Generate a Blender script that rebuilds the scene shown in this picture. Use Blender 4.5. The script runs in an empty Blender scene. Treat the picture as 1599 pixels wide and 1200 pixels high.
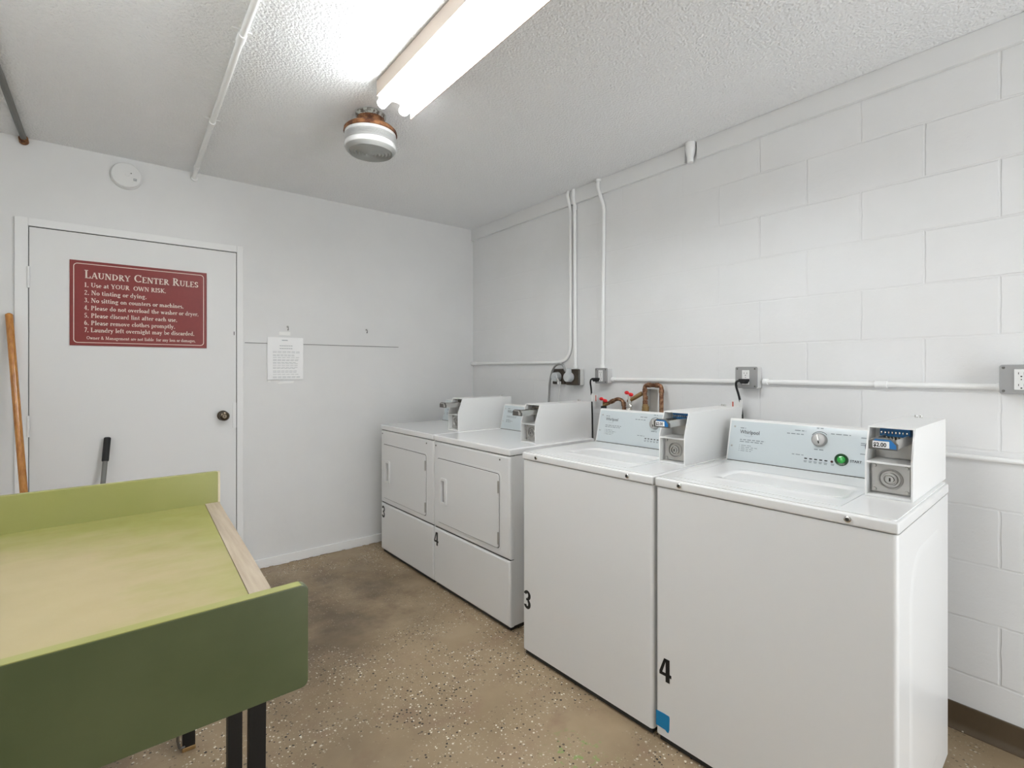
import bpy, bmesh, math, random
from mathutils import Vector, Matrix
random.seed(7)
S = bpy.context.scene
COL = S.collection
PI = math.pi
R = math.radians

# ------------------------------------------------------------------ materials
def mat(name, color=(.8, .8, .8), rough=.5, metal=0., coat=0., emit=None, estr=0., trans=0., ior=1.45, spec=None):
    m = bpy.data.materials.new(name)
    m.use_nodes = True
    b = m.node_tree.nodes['Principled BSDF']
    b.inputs['Base Color'].default_value = (*color, 1)
    b.inputs['Roughness'].default_value = rough
    b.inputs['Metallic'].default_value = metal
    b.inputs['Coat Weight'].default_value = coat
    b.inputs['Coat Roughness'].default_value = .08
    b.inputs['Transmission Weight'].default_value = trans
    b.inputs['IOR'].default_value = ior
    if spec is not None:
        b.inputs['Specular IOR Level'].default_value = spec
    if emit:
        b.inputs['Emission Color'].default_value = (*emit, 1)
        b.inputs['Emission Strength'].default_value = estr
    return m

def nodes(m):
    return m.node_tree.nodes, m.node_tree.links, m.node_tree.nodes['Principled BSDF']

def nd(m, kind, **kw):
    n = m.node_tree.nodes.new(kind)
    for k, v in kw.items():
        if k.startswith('i_'):
            n.inputs[k[2:].replace('_', ' ')].default_value = v
        else:
            setattr(n, k, v)
    return n

def coords(m, scale=(1, 1, 1), rot=(0, 0, 0), loc=(0, 0, 0)):
    t = nd(m, 'ShaderNodeTexCoord')
    mp = nd(m, 'ShaderNodeMapping')
    mp.inputs['Scale'].default_value = scale
    mp.inputs['Rotation'].default_value = rot
    mp.inputs['Location'].default_value = loc
    m.node_tree.links.new(t.outputs['Object'], mp.inputs['Vector'])
    return mp.outputs['Vector']

def noise(m, vec, scale, detail=3., rough=.5, lo=None, hi=None):
    n = nd(m, 'ShaderNodeTexNoise')
    n.inputs['Scale'].default_value = scale
    n.inputs['Detail'].default_value = detail
    n.inputs['Roughness'].default_value = rough
    m.node_tree.links.new(vec, n.inputs['Vector'])
    o = n.outputs['Fac']
    if lo is not None:
        o = rng(m, o, lo, hi)
    return o

def rng(m, o, a, b, c=0., d=1.):
    r = nd(m, 'ShaderNodeMapRange')
    r.inputs['From Min'].default_value = a
    r.inputs['From Max'].default_value = b
    r.inputs['To Min'].default_value = c
    r.inputs['To Max'].default_value = d
    m.node_tree.links.new(o, r.inputs['Value'])
    return r.outputs['Result']

def mth(m, op, a, b=None):
    n = nd(m, 'ShaderNodeMath', operation=op)
    for i, v in enumerate((a, b)):
        if v is None:
            continue
        if isinstance(v, (int, float)):
            n.inputs[i].default_value = v
        else:
            m.node_tree.links.new(v, n.inputs[i])
    return n.outputs[0]

def mix(m, fac, a, b):
    n = nd(m, 'ShaderNodeMix', data_type='RGBA')
    L = m.node_tree.links
    if isinstance(fac, (int, float)):
        n.inputs[0].default_value = fac
    else:
        L.new(fac, n.inputs[0])
    for i, v in ((6, a), (7, b)):
        if isinstance(v, tuple):
            n.inputs[i].default_value = (*v, 1)
        else:
            L.new(v, n.inputs[i])
    return n.outputs[2]

def bump(m, h, strength, dist, prev=None):
    n = nd(m, 'ShaderNodeBump')
    n.inputs['Strength'].default_value = strength
    n.inputs['Distance'].default_value = dist
    m.node_tree.links.new(h, n.inputs['Height'])
    if prev is not None:
        m.node_tree.links.new(prev, n.inputs['Normal'])
    return n.outputs['Normal']

def setc(m, sock, o):
    m.node_tree.links.new(o, nodes(m)[2].inputs[sock])

M = {}
# painted plaster on the back and left walls
m = M['wall'] = mat('wall_paint', (.70, .70, .69), .55)
v = coords(m)
n1 = noise(m, v, 2.2, 4, .6)
setc(m, 'Base Color', mix(m, rng(m, n1, .35, .65), (.745, .745, .74), (.775, .775, .77)))
nb = bump(m, noise(m, v, 9, 3), .35, .006)
setc(m, 'Normal', bump(m, noise(m, v, 140, 3), .10, .002, nb))
# painted concrete block (right wall): running bond 0.406 x 0.2 m, joints fading out to the corner
m = M['block'] = mat('painted_block', (.70, .70, .69), .5)
v0 = coords(m)
sep = nd(m, 'ShaderNodeSeparateXYZ'); m.node_tree.links.new(v0, sep.inputs[0])
cmb = nd(m, 'ShaderNodeCombineXYZ')
m.node_tree.links.new(mth(m, 'ADD', sep.outputs['Y'], 3.2228 + .4064 * 20), cmb.inputs['X'])
m.node_tree.links.new(sep.outputs['Z'], cmb.inputs['Y'])
wob = nd(m, 'ShaderNodeTexNoise'); wob.inputs['Scale'].default_value = 14; wob.inputs['Detail'].default_value = 3
m.node_tree.links.new(v0, wob.inputs['Vector'])
vm = nd(m, 'ShaderNodeVectorMath', operation='MULTIPLY_ADD')
m.node_tree.links.new(wob.outputs['Color'], vm.inputs[0]); vm.inputs[1].default_value = (.010, .010, 0)
m.node_tree.links.new(cmb.outputs[0], vm.inputs[2])
off = nd(m, 'ShaderNodeVectorMath', operation='ADD'); off.inputs[1].default_value = (-.005, -.005, 0)
m.node_tree.links.new(vm.outputs[0], off.inputs[0])
br = nd(m, 'ShaderNodeTexBrick', offset=.5, offset_frequency=2, squash=1.)
br.inputs['Scale'].default_value = 1.
br.inputs['Brick Width'].default_value = .4064
br.inputs['Row Height'].default_value = .2005
br.inputs['Mortar Size'].default_value = .005
br.inputs['Mortar Smooth'].default_value = .6
m.node_tree.links.new(off.outputs[0], br.inputs['Vector'])
joint = br.outputs['Fac']
var = noise(m, v0, 1.7, 3, .5, .34, .60)
fade = mth(m, 'MULTIPLY', rng(m, sep.outputs['Y'], -2.15, -2.45, .22, 1.), rng(m, var, 0, 1, .25, 1.))
jm = mth(m, 'MULTIPLY', joint, fade)
h = mth(m, 'MULTIPLY', jm, -1.)
n_b = bump(m, h, .5, .006)
n_b = bump(m, noise(m, v0, 6, 4, .6), .35, .008, n_b)
pits = noise(m, v0, 60, 2, .5, .66, .74)
n_b = bump(m, pits, .12, -.002, n_b)
setc(m, 'Normal', bump(m, noise(m, v0, 170, 3), .12, .002, n_b))
setc(m, 'Base Color', mix(m, noise(m, v0, 2.5, 4, .6, .35, .65), (.755, .755, .75), (.785, .785, .785)))
# popcorn ceiling
m = M['ceiling'] = mat('popcorn_ceiling', (.73, .73, .72), .8)
v = coords(m)
vo = nd(m, 'ShaderNodeTexVoronoi'); vo.inputs['Scale'].default_value = 95
m.node_tree.links.new(v, vo.inputs['Vector'])
pop = mth(m, 'ADD', rng(m, vo.outputs['Distance'], 0, .7, 1, 0), mth(m, 'MULTIPLY', noise(m, v, 120, 4, .65), 1.6))
setc(m, 'Normal', bump(m, pop, .62, .006))
setc(m, 'Base Color', mix(m, noise(m, v, 1.5, 3), (.885, .89, .90), (.915, .92, .925)))
# brown epoxy floor with paint flakes
m = M['floor'] = mat('speckled_floor', (.3, .22, .14), .45)
v = coords(m)
base = mix(m, noise(m, v, 2.3, 5, .62, .36, .64), (.285, .210, .126), (.355, .270, .172))
base = mix(m, noise(m, v, 7, 5, .6, .52, .75), base, (.27, .185, .12))
base = mix(m, rng(m, noise(m, coords(m, loc=(3, 1, 0)), 1.1, 4, .6), .5, .72, 0, .6), base, (.12, .085, .05))
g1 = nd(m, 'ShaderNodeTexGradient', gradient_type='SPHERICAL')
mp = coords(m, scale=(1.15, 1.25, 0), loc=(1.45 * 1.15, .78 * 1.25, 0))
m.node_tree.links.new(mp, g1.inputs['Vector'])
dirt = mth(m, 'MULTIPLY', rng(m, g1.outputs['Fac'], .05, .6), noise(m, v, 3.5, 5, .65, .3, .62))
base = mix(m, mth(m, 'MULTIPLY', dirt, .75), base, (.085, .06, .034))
def flakes(scale, size, keep, chan, loc):
    vv = coords(m, loc=loc)
    vor = nd(m, 'ShaderNodeTexVoronoi', voronoi_dimensions='2D')
    vor.inputs['Scale'].default_value = scale
    m.node_tree.links.new(vv, vor.inputs['Vector'])
    sc = nd(m, 'ShaderNodeSeparateColor')
    m.node_tree.links.new(vor.outputs['Color'], sc.inputs[0])
    a = mth(m, 'LESS_THAN', vor.outputs['Distance'], mth(m, 'MULTIPLY', sc.outputs[2], size))
    b = mth(m, 'GREATER_THAN', sc.outputs[chan], keep)
    return mth(m, 'MULTIPLY', a, b)
dens = noise(m, coords(m, loc=(5, 5, 0)), 3.2, 4, .6, .40, .55)
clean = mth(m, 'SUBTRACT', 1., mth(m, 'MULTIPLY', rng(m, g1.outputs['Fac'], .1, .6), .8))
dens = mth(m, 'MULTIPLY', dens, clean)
wf = mth(m, 'MULTIPLY', flakes(95, .40, .80, 0, (0, 0, 0)), dens)
wf2 = mth(m, 'MULTIPLY', flakes(190, .45, .88, 0, (2, 7, 0)), dens)
bf = mth(m, 'MULTIPLY', flakes(88, .42, .80, 1, (9, 3, 0)), dens)
base = mix(m, mth(m, 'MULTIPLY', wf2, .6), base, (.62, .55, .42))
base = mix(m, bf, base, (.022, .016, .012))
base = mix(m, wf, base, (.74, .70, .60))
# a few faint green scuffs in front of the near washer
g2 = nd(m, 'ShaderNodeTexGradient', gradient_type='SPHERICAL')
mp = coords(m, scale=(7, 7, 0), loc=(1.16 * 7, 2.36 * 7, 0))
m.node_tree.links.new(mp, g2.inputs['Vector'])
gs = mth(m, 'MULTIPLY', rng(m, g2.outputs['Fac'], .0, .6), noise(m, v, 34, 4, .6, .56, .64))
base = mix(m, mth(m, 'MULTIPLY', gs, .7), base, (.18, .34, .08))
setc(m, 'Base Color', base)
setc(m, 'Roughness', rng(m, noise(m, v, 5, 3), .3, .7, .38, .58))
setc(m, 'Normal', bump(m, noise(m, v, 30, 4, .6), .12, .004))
# enamelled sheet steel
M['enamel'] = mat('white_enamel', (.765, .765, .76), .33, coat=.25)
M['enamel_top'] = mat('white_enamel_gloss', (.82, .82, .815), .18, coat=.35)
M['enamel_coin'] = mat('white_coin_box', (.80, .80, .79), .38, coat=.15)
M['plastic_white'] = mat('white_plastic', (.78, .78, .77), .35)
M['panel_blue'] = mat('pale_blue_panel', (.56, .615, .635), .32, coat=.3)
M['grey_ink'] = mat('grey_print', (.22, .25, .27), .6)
M['dark_ink'] = mat('dark_print', (.07, .075, .085), .6)
M['black'] = mat('black_vinyl', (.008, .008, .008), .5)
M['gap'] = mat('dark_gap', (.03, .028, .025), .8)
M['rubber'] = mat('black_rubber', (.015, .015, .015), .65)
M['steel'] = mat('brushed_steel', (.62, .61, .59), .30, 1.)
M['cast'] = mat('cast_metal', (.50, .49, .47), .42, .9)
M['chrome'] = mat('chrome', (.75, .74, .72), .15, 1.)
M['dark_steel'] = mat('dark_steel', (.17, .165, .155), .38, .85)
M['knob_grey'] = mat('silver_plastic', (.42, .41, .40), .35, .35)
M['green'] = mat('green_button', (.03, .36, .06), .2, coat=.6)
M['green_dark'] = mat('green_button_rim', (.006, .05, .012), .3, coat=.4)
M['red_led'] = mat('dark_red_lamp', (.06, .008, .01), .25)
M['blue'] = mat('blue_holder', (.02, .16, .42), .35)
M['tape_blue'] = mat('blue_tape', (.005, .20, .43), .55)
M['coin'] = mat('coin_silver', (.68, .62, .52), .25, 1.)
M['trim_white'] = mat('white_trim', (.84, .84, .835), .42)
M['door_white'] = mat('white_door', (.775, .775, .77), .42)
m = M['door_white']; v = coords(m)
setc(m, 'Normal', bump(m, noise(m, v, 90, 3), .06, .002))
M['bronze'] = mat('aged_bronze', (.10, .078, .055), .28, .9)
M['conduit'] = mat('painted_conduit', (.87, .87, .86), .4)
M['conduit_grey'] = mat('grey_conduit', (.17, .17, .16), .5, .3)
M['box_face'] = mat('zinc_cover', (.36, .36, .36), .5, .55)
M['box_side'] = mat('painted_box', (.68, .68, .67), .5)
M['brown_plastic'] = mat('brown_bakelite', (.055, .042, .03), .4)
M['plug_grey'] = mat('grey_plug', (.50, .52, .53), .5)
M['cord_white'] = mat('white_cord', (.72, .72, .70), .5)
M['cord_grey'] = mat('grey_cord', (.30, .30, .29), .5)
M['cord_black'] = mat('black_cord', (.008, .008, .008), .45)
M['tag_white'] = mat('white_tag', (.80, .80, .78), .5)
M['tag_red'] = mat('red_stripe', (.50, .07, .035), .5)
M['valve_red'] = mat('red_handle', (.68, .015, .02), .35, coat=.3)
M['paper'] = mat('paper', (.93, .93, .93), .6)
M['paper_tape'] = mat('clear_tape', (.88, .88, .86), .35)
M['sign_white'] = mat('cream_lettering', (.80, .70, .62), .5)
M['sign_red'] = mat('maroon_board', (.215, .022, .020), .42)
m = M['sign_red']; v = coords(m)
setc(m, 'Base Color', mix(m, noise(m, v, 60, 4), (.20, .020, .018), (.235, .028, .024)))
# copper and brass
m = M['copper'] = mat('aged_copper', (.30, .14, .08), .38, .85)
v = coords(m)
setc(m, 'Base Color', mix(m, noise(m, v, 45, 4, .6, .4, .62), (.17, .075, .045), (.42, .25, .15)))
M['brass'] = mat('brass', (.42, .28, .13), .35, .9)
m = M['rust'] = mat('rusty_metal', (.2, .08, .03), .7, .35)
v = coords(m)
setc(m, 'Base Color', mix(m, noise(m, v, 28, 5, .6, .38, .6), (.10, .036, .018), (.36, .17, .075)))
setc(m, 'Normal', bump(m, noise(m, v, 80, 3), .3, .002))
m = M['crust'] = mat('flaking_box_paint', (.3, .29, .27), .8)
v = coords(m)
setc(m, 'Base Color', mix(m, noise(m, v, 60, 4, .6, .42, .56), (.10, .085, .07), (.42, .42, .39)))
setc(m, 'Normal', bump(m, noise(m, v, 70, 3), .6, .004))
# pressed glass shade
m = M['glass'] = mat('pressed_glass', (.80, .81, .81), .30, trans=.45, ior=1.4)
v = coords(m)
M['glass_lens'] = mat('frosted_lens', (.42, .43, .42), .28, trans=.15, ior=1.4)
M['glass_white'] = mat('milk_band', (.86, .87, .87), .25, trans=.1)
# lamp
M['fixture'] = mat('cream_fixture_steel', (.62, .53, .45), .45)
M['tube'] = mat('lit_tube', (1, 1, 1), .4, emit=(.925, .97, 1.), estr=42.)
# laminate table
m = M['laminate'] = mat('green_laminate', (.2, .22, .09), .34)
v = coords(m)
wear = mth(m, 'MULTIPLY', noise(m, coords(m, scale=(1, 2.2, 1)), 2.6, 5, .6, .28, .62), 1.)
setc(m, 'Base Color', mix(m, mth(m, 'MULTIPLY', wear, .35), (.27, .28, .085), (.34, .32, .15)))
setc(m, 'Roughness', rng(m, noise(m, v, 6, 4), .3, .7, .30, .42))
m = M['laminate_outer'] = mat('dark_green_laminate', (.07, .085, .035), .30)  # darker green than the other boards, for the front board
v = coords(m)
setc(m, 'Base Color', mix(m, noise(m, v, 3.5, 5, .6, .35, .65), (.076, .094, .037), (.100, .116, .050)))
m = M['laminate_worn'] = mat('worn_green_laminate', (.3, .28, .12), .38)
v = coords(m)
g = nd(m, 'ShaderNodeTexGradient', gradient_type='SPHERICAL')
mp = coords(m, scale=(1.25, 1.25, 0), loc=(.05 * 1.25, .12 * 1.25, 0))
m.node_tree.links.new(mp, g.inputs['Vector'])
wn = noise(m, coords(m, scale=(1, 1.8, 1)), 5, 5, .6)
w = mth(m, 'ADD', g.outputs['Fac'], rng(m, wn, .2, .8, -.24, .24))
setc(m, 'Base Color', mix(m, rng(m, w, .12, .52), (.275, .272, .088), (.385, .325, .185)))
setc(m, 'Roughness', rng(m, noise(m, v, 8, 4), .3, .7, .34, .5))
# bare wood edge strip
m = M['bare_wood'] = mat('bare_wood', (.5, .41, .3), .6)
v = coords(m, scale=(26, 1.4, 8))
gr = noise(m, v, 3, 5, .6, .3, .7)
setc(m, 'Base Color', mix(m, gr, (.33, .27, .20), (.43, .365, .285)))
m = M['wood_edge'] = mat('pale_edge', (.62, .55, .40), .55)
m = M['stick_wood'] = mat('varnished_wood', (.5, .22, .05), .25, coat=.4)
v = coords(m, scale=(30, 30, 2))
setc(m, 'Base Color', mix(m, noise(m, v, 3, 4, .6, .3, .7), (.34, .125, .02), (.52, .235, .048)))
M['straw'] = mat('broom_straw', (.5, .36, .14), .8)
M['black_iron'] = mat('black_leg_steel', (.015, .014, .013), .45, .4)
m = M['cove'] = mat('brown_cove_base', (.09, .062, .036), .4)
v = coords(m)
vor = nd(m, 'ShaderNodeTexVoronoi'); vor.inputs['Scale'].default_value = 45
m.node_tree.links.new(v, vor.inputs['Vector'])
sc = nd(m, 'ShaderNodeSeparateColor'); m.node_tree.links.new(vor.outputs['Color'], sc.inputs[0])
fl = mth(m, 'MULTIPLY', mth(m, 'LESS_THAN', vor.outputs['Distance'], .18), mth(m, 'GREATER_THAN', sc.outputs[0], .8))
setc(m, 'Base Color', mix(m, fl, mix(m, noise(m, v, 9, 4), (.075, .052, .03), (.11, .078, .046)), (.5, .45, .36)))

# ------------------------------------------------------------------ mesh builder
class MB:
    def __init__(self):
        self.bm = bmesh.new()
    def _merge(self, b, mtx=None):
        if mtx is not None:
            b.transform(mtx)
        me = bpy.data.meshes.new('tmp')
        b.to_mesh(me); b.free()
        self.bm.from_mesh(me)
        bpy.data.meshes.remove(me)
    def box(self, x0, x1, y0, y1, z0, z1, bev=0., seg=2, mtx=None, sel=None):
        b = bmesh.new()
        bmesh.ops.create_cube(b, size=1)
        for v in b.verts:
            v.co = Vector(((x0 + x1) / 2 + v.co.x * (x1 - x0), (y0 + y1) / 2 + v.co.y * (y1 - y0), (z0 + z1) / 2 + v.co.z * (z1 - z0)))
        if bev > 0:
            es = [e for e in b.edges if sel is None or sel(*(e.verts[0].co + e.verts[1].co) / 2, (e.verts[1].co - e.verts[0].co).normalized())]
            bmesh.ops.bevel(b, geom=es, offset=bev, segments=seg, profile=.5, affect='EDGES', clamp_overlap=True)
        self._merge(b, mtx)
        return self
    def cyl(self, p0, p1, r0, r1=None, n=20, bev=0.):
        p0, p1 = Vector(p0), Vector(p1)
        r1 = r0 if r1 is None else r1
        b = bmesh.new()
        d = p1 - p0
        bmesh.ops.create_cone(b, cap_ends=True, cap_tris=False, segments=n, radius1=r0, radius2=r1, depth=d.length)
        if bev > 0:
            es = [e for e in b.edges if len(e.link_faces) == 2 and any(len(f.verts) > 4 for f in e.link_faces)]
            bmesh.ops.bevel(b, geom=es, offset=bev, segments=2, profile=.5, affect='EDGES')
        q = Vector((0, 0, 1)).rotation_difference(d.normalized())
        self._merge(b, Matrix.Translation((p0 + p1) / 2) @ q.to_matrix().to_4x4())
        return self
    def sphere(self, c, r, n=16, scale=(1, 1, 1)):
        b = bmesh.new()
        bmesh.ops.create_uvsphere(b, u_segments=n, v_segments=max(6, n // 2), radius=r)
        self._merge(b, Matrix.Translation(c) @ Matrix.Diagonal((*scale, 1)))
        return self
    def tube(self, pts, r, n=12, smooth=0, caps=True):
        """round tube along a polyline; smooth>0 rounds the corners with that radius"""
        pts = [Vector(p) for p in pts]
        if smooth:
            out = [pts[0]]
            for i in range(1, len(pts) - 1):
                a, b_, c = pts[i - 1], pts[i], pts[i + 1]
                da, dc = a - b_, c - b_
                k = min(smooth, da.length * .49, dc.length * .49)
                s, e = b_ + da.normalized() * k, b_ + dc.normalized() * k
                for t in [j / 6 for j in range(7)]:
                    out.append(s * (1 - t) ** 2 + b_ * 2 * t * (1 - t) + e * t * t)
            out.append(pts[-1]); pts = out
        b = self.bm
        rr = r if isinstance(r, (list, tuple)) else [r] * len(pts)
        t0 = (pts[1] - pts[0]).normalized()
        up = Vector((0, 0, 1)) if abs(t0.z) < .9 else Vector((1, 0, 0))
        nrm = (up - t0 * up.dot(t0)).normalized()
        rings = []
        for i, p in enumerate(pts):
            if i == 0: t = pts[1] - pts[0]
            elif i == len(pts) - 1: t = pts[-1] - pts[-2]
            else: t = (pts[i + 1] - pts[i]).normalized() + (pts[i] - pts[i - 1]).normalized()
            t.normalize()
            nrm = (nrm - t * nrm.dot(t)).normalized()
            bi = t.cross(nrm)
            rings.append([b.verts.new(p + (nrm * math.cos(2 * PI * k / n) + bi * math.sin(2 * PI * k / n)) * rr[i]) for k in range(n)])
        for i in range(len(rings) - 1):
            for k in range(n):
                b.faces.new((rings[i][k], rings[i][(k + 1) % n], rings[i + 1][(k + 1) % n], rings[i + 1][k]))
        if caps:
            b.faces.new(rings[0][::-1]); b.faces.new(rings[-1])
        return self
    def lathe(self, prof, c=(0, 0, 0), axis='z', n=32):
        """prof: list of (radius, height)"""
        b = self.bm
        rings = []
        def P(r, h, a):
            x, y = r * math.cos(a), r * math.sin(a)
            if axis == 'z': q = (x, y, h)
            elif axis == 'y': q = (x, h, y)
            else: q = (h, x, y)
            return Vector(c) + Vector(q)
        for r, h in prof:
            if r < 1e-6: rings.append([b.verts.new(P(0, h, 0))])
            else: rings.append([b.verts.new(P(r, h, 2 * PI * k / n)) for k in range(n)])
        for i in range(len(rings) - 1):
            A, B = rings[i], rings[i + 1]
            for k in range(n):
                l = (k + 1) % n
                if len(A) == 1 and len(B) == 1: continue
                if len(A) == 1: f = (A[0], B[l], B[k])
                elif len(B) == 1: f = (A[k], A[l], B[0])
                else: f = (A[k], A[l], B[l], B[k])
                try: b.faces.new(f)
                except ValueError: pass
        return self
    def prism(self, poly, d0, d1, plane='xz', bev=0., mtx=None):
        """poly in the plane, extruded along the remaining axis from d0 to d1; bev rounds the d0 face's rim"""
        b = bmesh.new()
        def P(u, v, d):
            return {'xz': (u, d, v), 'yz': (d, u, v), 'xy': (u, v, d)}[plane]
        lo = [b.verts.new(P(u, v, d0)) for u, v in poly]
        hi = [b.verts.new(P(u, v, d1)) for u, v in poly]
        f0 = b.faces.new(lo); b.faces.new(hi[::-1])
        n = len(poly)
        for i in range(n):
            b.faces.new((lo[i], hi[i], hi[(i + 1) % n], lo[(i + 1) % n]))
        bmesh.ops.recalc_face_normals(b, faces=b.faces)
        if bev > 0:
            bmesh.ops.bevel(b, geom=[e for e in f0.edges], offset=bev, segments=2, profile=.5, affect='EDGES')
        self._merge(b, mtx)
        return self
    def quad(self, *ps):
        self.bm.faces.new([self.bm.verts.new(p) for p in ps])
        return self
    def ring(self, outer, inner, d0, d1, plane='xz'):
        """flat ring between two outlines with the same point count"""
        b = bmesh.new()
        def P(u, v, d):
            return {'xz': (u, d, v), 'yz': (d, u, v), 'xy': (u, v, d)}[plane]
        o0 = [b.verts.new(P(u, v, d0)) for u, v in outer]; i0 = [b.verts.new(P(u, v, d0)) for u, v in inner]
        o1 = [b.verts.new(P(u, v, d1)) for u, v in outer]; i1 = [b.verts.new(P(u, v, d1)) for u, v in inner]
        n = len(outer)
        for k in range(n):
            l = (k + 1) % n
            b.faces.new((o0[k], o0[l], i0[l], i0[k])); b.faces.new((o1[k], i1[k], i1[l], o1[l]))
            b.faces.new((o0[k], o1[k], o1[l], o0[l])); b.faces.new((i0[k], i0[l], i1[l], i1[k]))
        bmesh.ops.recalc_face_normals(b, faces=b.faces)
        self._merge(b)
        return self
    def build(self, name, material, parent=None, smooth=None, loc=None):
        me = bpy.data.meshes.new(name)
        bmesh.ops.recalc_face_normals(self.bm, faces=self.bm.faces)
        self.bm.to_mesh(me); self.bm.free()
        me.materials.append(M[material] if isinstance(material, str) else material)
        o = bpy.data.objects.new(name, me)
        COL.objects.link(o)
        if parent is not None: o.parent = parent
        if loc is not None: o.location = loc
        ang = R(35 if smooth is None else smooth)
        bm2 = bmesh.new(); bm2.from_mesh(me)
        for f in bm2.faces: f.smooth = True
        for e in bm2.edges:
            if len(e.link_faces) != 2 or e.calc_face_angle(0) > ang: e.smooth = False
        bm2.to_mesh(me); bm2.free()
        if len(me.polygons) > 6:
            wn = o.modifiers.new('weighted', 'WEIGHTED_NORMAL'); wn.keep_sharp = True
        return o

def rrect(x0, x1, z0, z1, r, n=6):
    if not isinstance(r, (list, tuple)): r = [r] * 4       # bl, br, tr, tl
    out = []
    for (cx, cz, a0, rr) in ((x0 + r[0], z0 + r[0], 180, r[0]), (x1 - r[1], z0 + r[1], 270, r[1]), (x1 - r[2], z1 - r[2], 0, r[2]), (x0 + r[3], z1 - r[3], 90, r[3])):
        for k in range(n + 1):
            a = R(a0 + 90 * k / n)
            out.append((cx + rr * math.cos(a), cz + rr * math.sin(a)))
    return out

def circ(cx, cz, r, n=32):
    return [(cx + r * math.cos(2 * PI * k / n), cz + r * math.sin(2 * PI * k / n)) for k in range(n)]

def tag(o, label=None, cat=None, group=None, kind=None):
    if label: o['label'] = label
    if cat: o['category'] = cat
    if group: o['group'] = group
    if kind: o['kind'] = kind
    return o

def empty(name, loc, rz, label, cat, group=None):
    o = bpy.data.objects.new(name, None)
    o.empty_display_size = .1
    COL.objects.link(o)
    o.location = loc; o.rotation_euler = (0, 0, rz)
    return tag(o, label, cat, group)

def struct(o):
    o['kind'] = 'structure'
    return o

# text from the built-in font, laid on a front (facing -y): origin at the lower left (or centre)
def text(name, s, size, loc, material, parent=None, align='LEFT', xs=1., off=0., rot=(PI / 2, 0, 0), shear=0., space=1.):
    cu = bpy.data.curves.new('txt', 'FONT')
    cu.body = s; cu.size = size; cu.align_x = align; cu.offset = off; cu.shear = shear; cu.space_character = space
    cu.resolution_u = 3
    t = bpy.data.objects.new('txt', cu)
    COL.objects.link(t)
    bpy.context.view_layer.update()
    dg = bpy.context.evaluated_depsgraph_get()
    me = bpy.data.meshes.new_from_object(t.evaluated_get(dg))
    bpy.data.objects.remove(t); bpy.data.curves.remove(cu)
    me.materials.clear(); me.materials.append(M[material])
    from mathutils import Euler
    me.transform(Matrix.Translation(loc) @ Euler(rot).to_matrix().to_4x4() @ Matrix.Diagonal((xs, 1, 1, 1)))
    me.name = name
    o = bpy.data.objects.new(name, me)
    COL.objects.link(o)
    if parent is not None: o.parent = parent
    return o

# ------------------------------------------------------------------ room shell
H = 2.465
XL, YF = -3.7, -4.9           # left wall, wall behind the camera
mb = MB().box(XL - .1, .12, YF - .1, .12, -.12, 0.)
struct(mb.build('floor', 'floor'))
mb = MB().box(XL - .1, .12, YF - .1, .12, H, H + .12)
struct(mb.build('ceiling', 'ceiling'))
mb = MB().box(XL, 0., 0., .12, 0, H)
struct(mb.build('wall_back', 'wall'))
mb = MB().box(XL - .1, XL, YF - .1, .12, 0, H)
struct(mb.build('wall_left', 'wall'))
# right wall with the little recess behind the copper pipes
ry0, ry1, rz0, rz1, rd = -1.846, -1.764, .86, 1.172, .05
mb = MB()
mb.box(0, .12, ry1, .12, 0, H); mb.box(0, .12, YF - .1, ry0, 0, H)
mb.box(0, .12, ry0, ry1, 0, rz0); mb.box(0, .12, ry0, ry1, rz1, H); mb.box(rd, .12, ry0, ry1, rz0, rz1)
struct(mb.build('wall_right', 'block'))
struct(MB().box(rd - .004, rd, ry0 + .001, ry1 - .001, rz0, rz1 - .001).build('trim_4', mat('beige_lining', (.66, .63, .58), .6)))
# wall behind the camera with the open doorway that lets the daylight in
DX0, DX1, DZ = -1.35, -.35, 2.05
mb = MB()
mb.box(XL, DX0, YF - .12, YF, 0, H); mb.box(DX1, 0, YF - .12, YF, 0, H); mb.box(DX0, DX1, YF - .12, YF, DZ, H)
struct(mb.build('wall_front', 'wall'))
# board along the top of the block wall, broken where a pipe comes down
def broken(y0, y1):
    return MB().box(-.022, 0, y0, y1, 2.371, H, .003)
struct(broken(-2.03, 0).build('trim_1', 'wall'))
struct(broken(YF, -2.098).build('trim_2', 'wall'))
# baseboards
mb = MB()
x = -1.747
random.seed(3)
top, bot = [], []
N = 70
mb.box(x, -.002, -.013, 0, .012, .061, .004)
for k in range(N):          # uneven chipped lower edge
    xa, xb = x + (-.002 - x) * k / N, x + (-.002 - x) * (k + 1) / N
    z0 = random.choice((.001, .003, .005, .007, .002))
    mb.box(xa, xb, -.0125, -.001, z0, .0125)
struct(mb.build('baseboard_back', 'trim_white'))
mb = MB()
prof = [(0, 0), (0, .089), (-.006, .089), (-.008, .084), (-.008, .025), (-.014, .010), (-.024, .003), (-.024, 0)]
b2 = MB().prism([(p[0], p[1]) for p in prof], YF, -1.0, 'xz')
struct(b2.build('baseboard_right', 'cove'))

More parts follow.
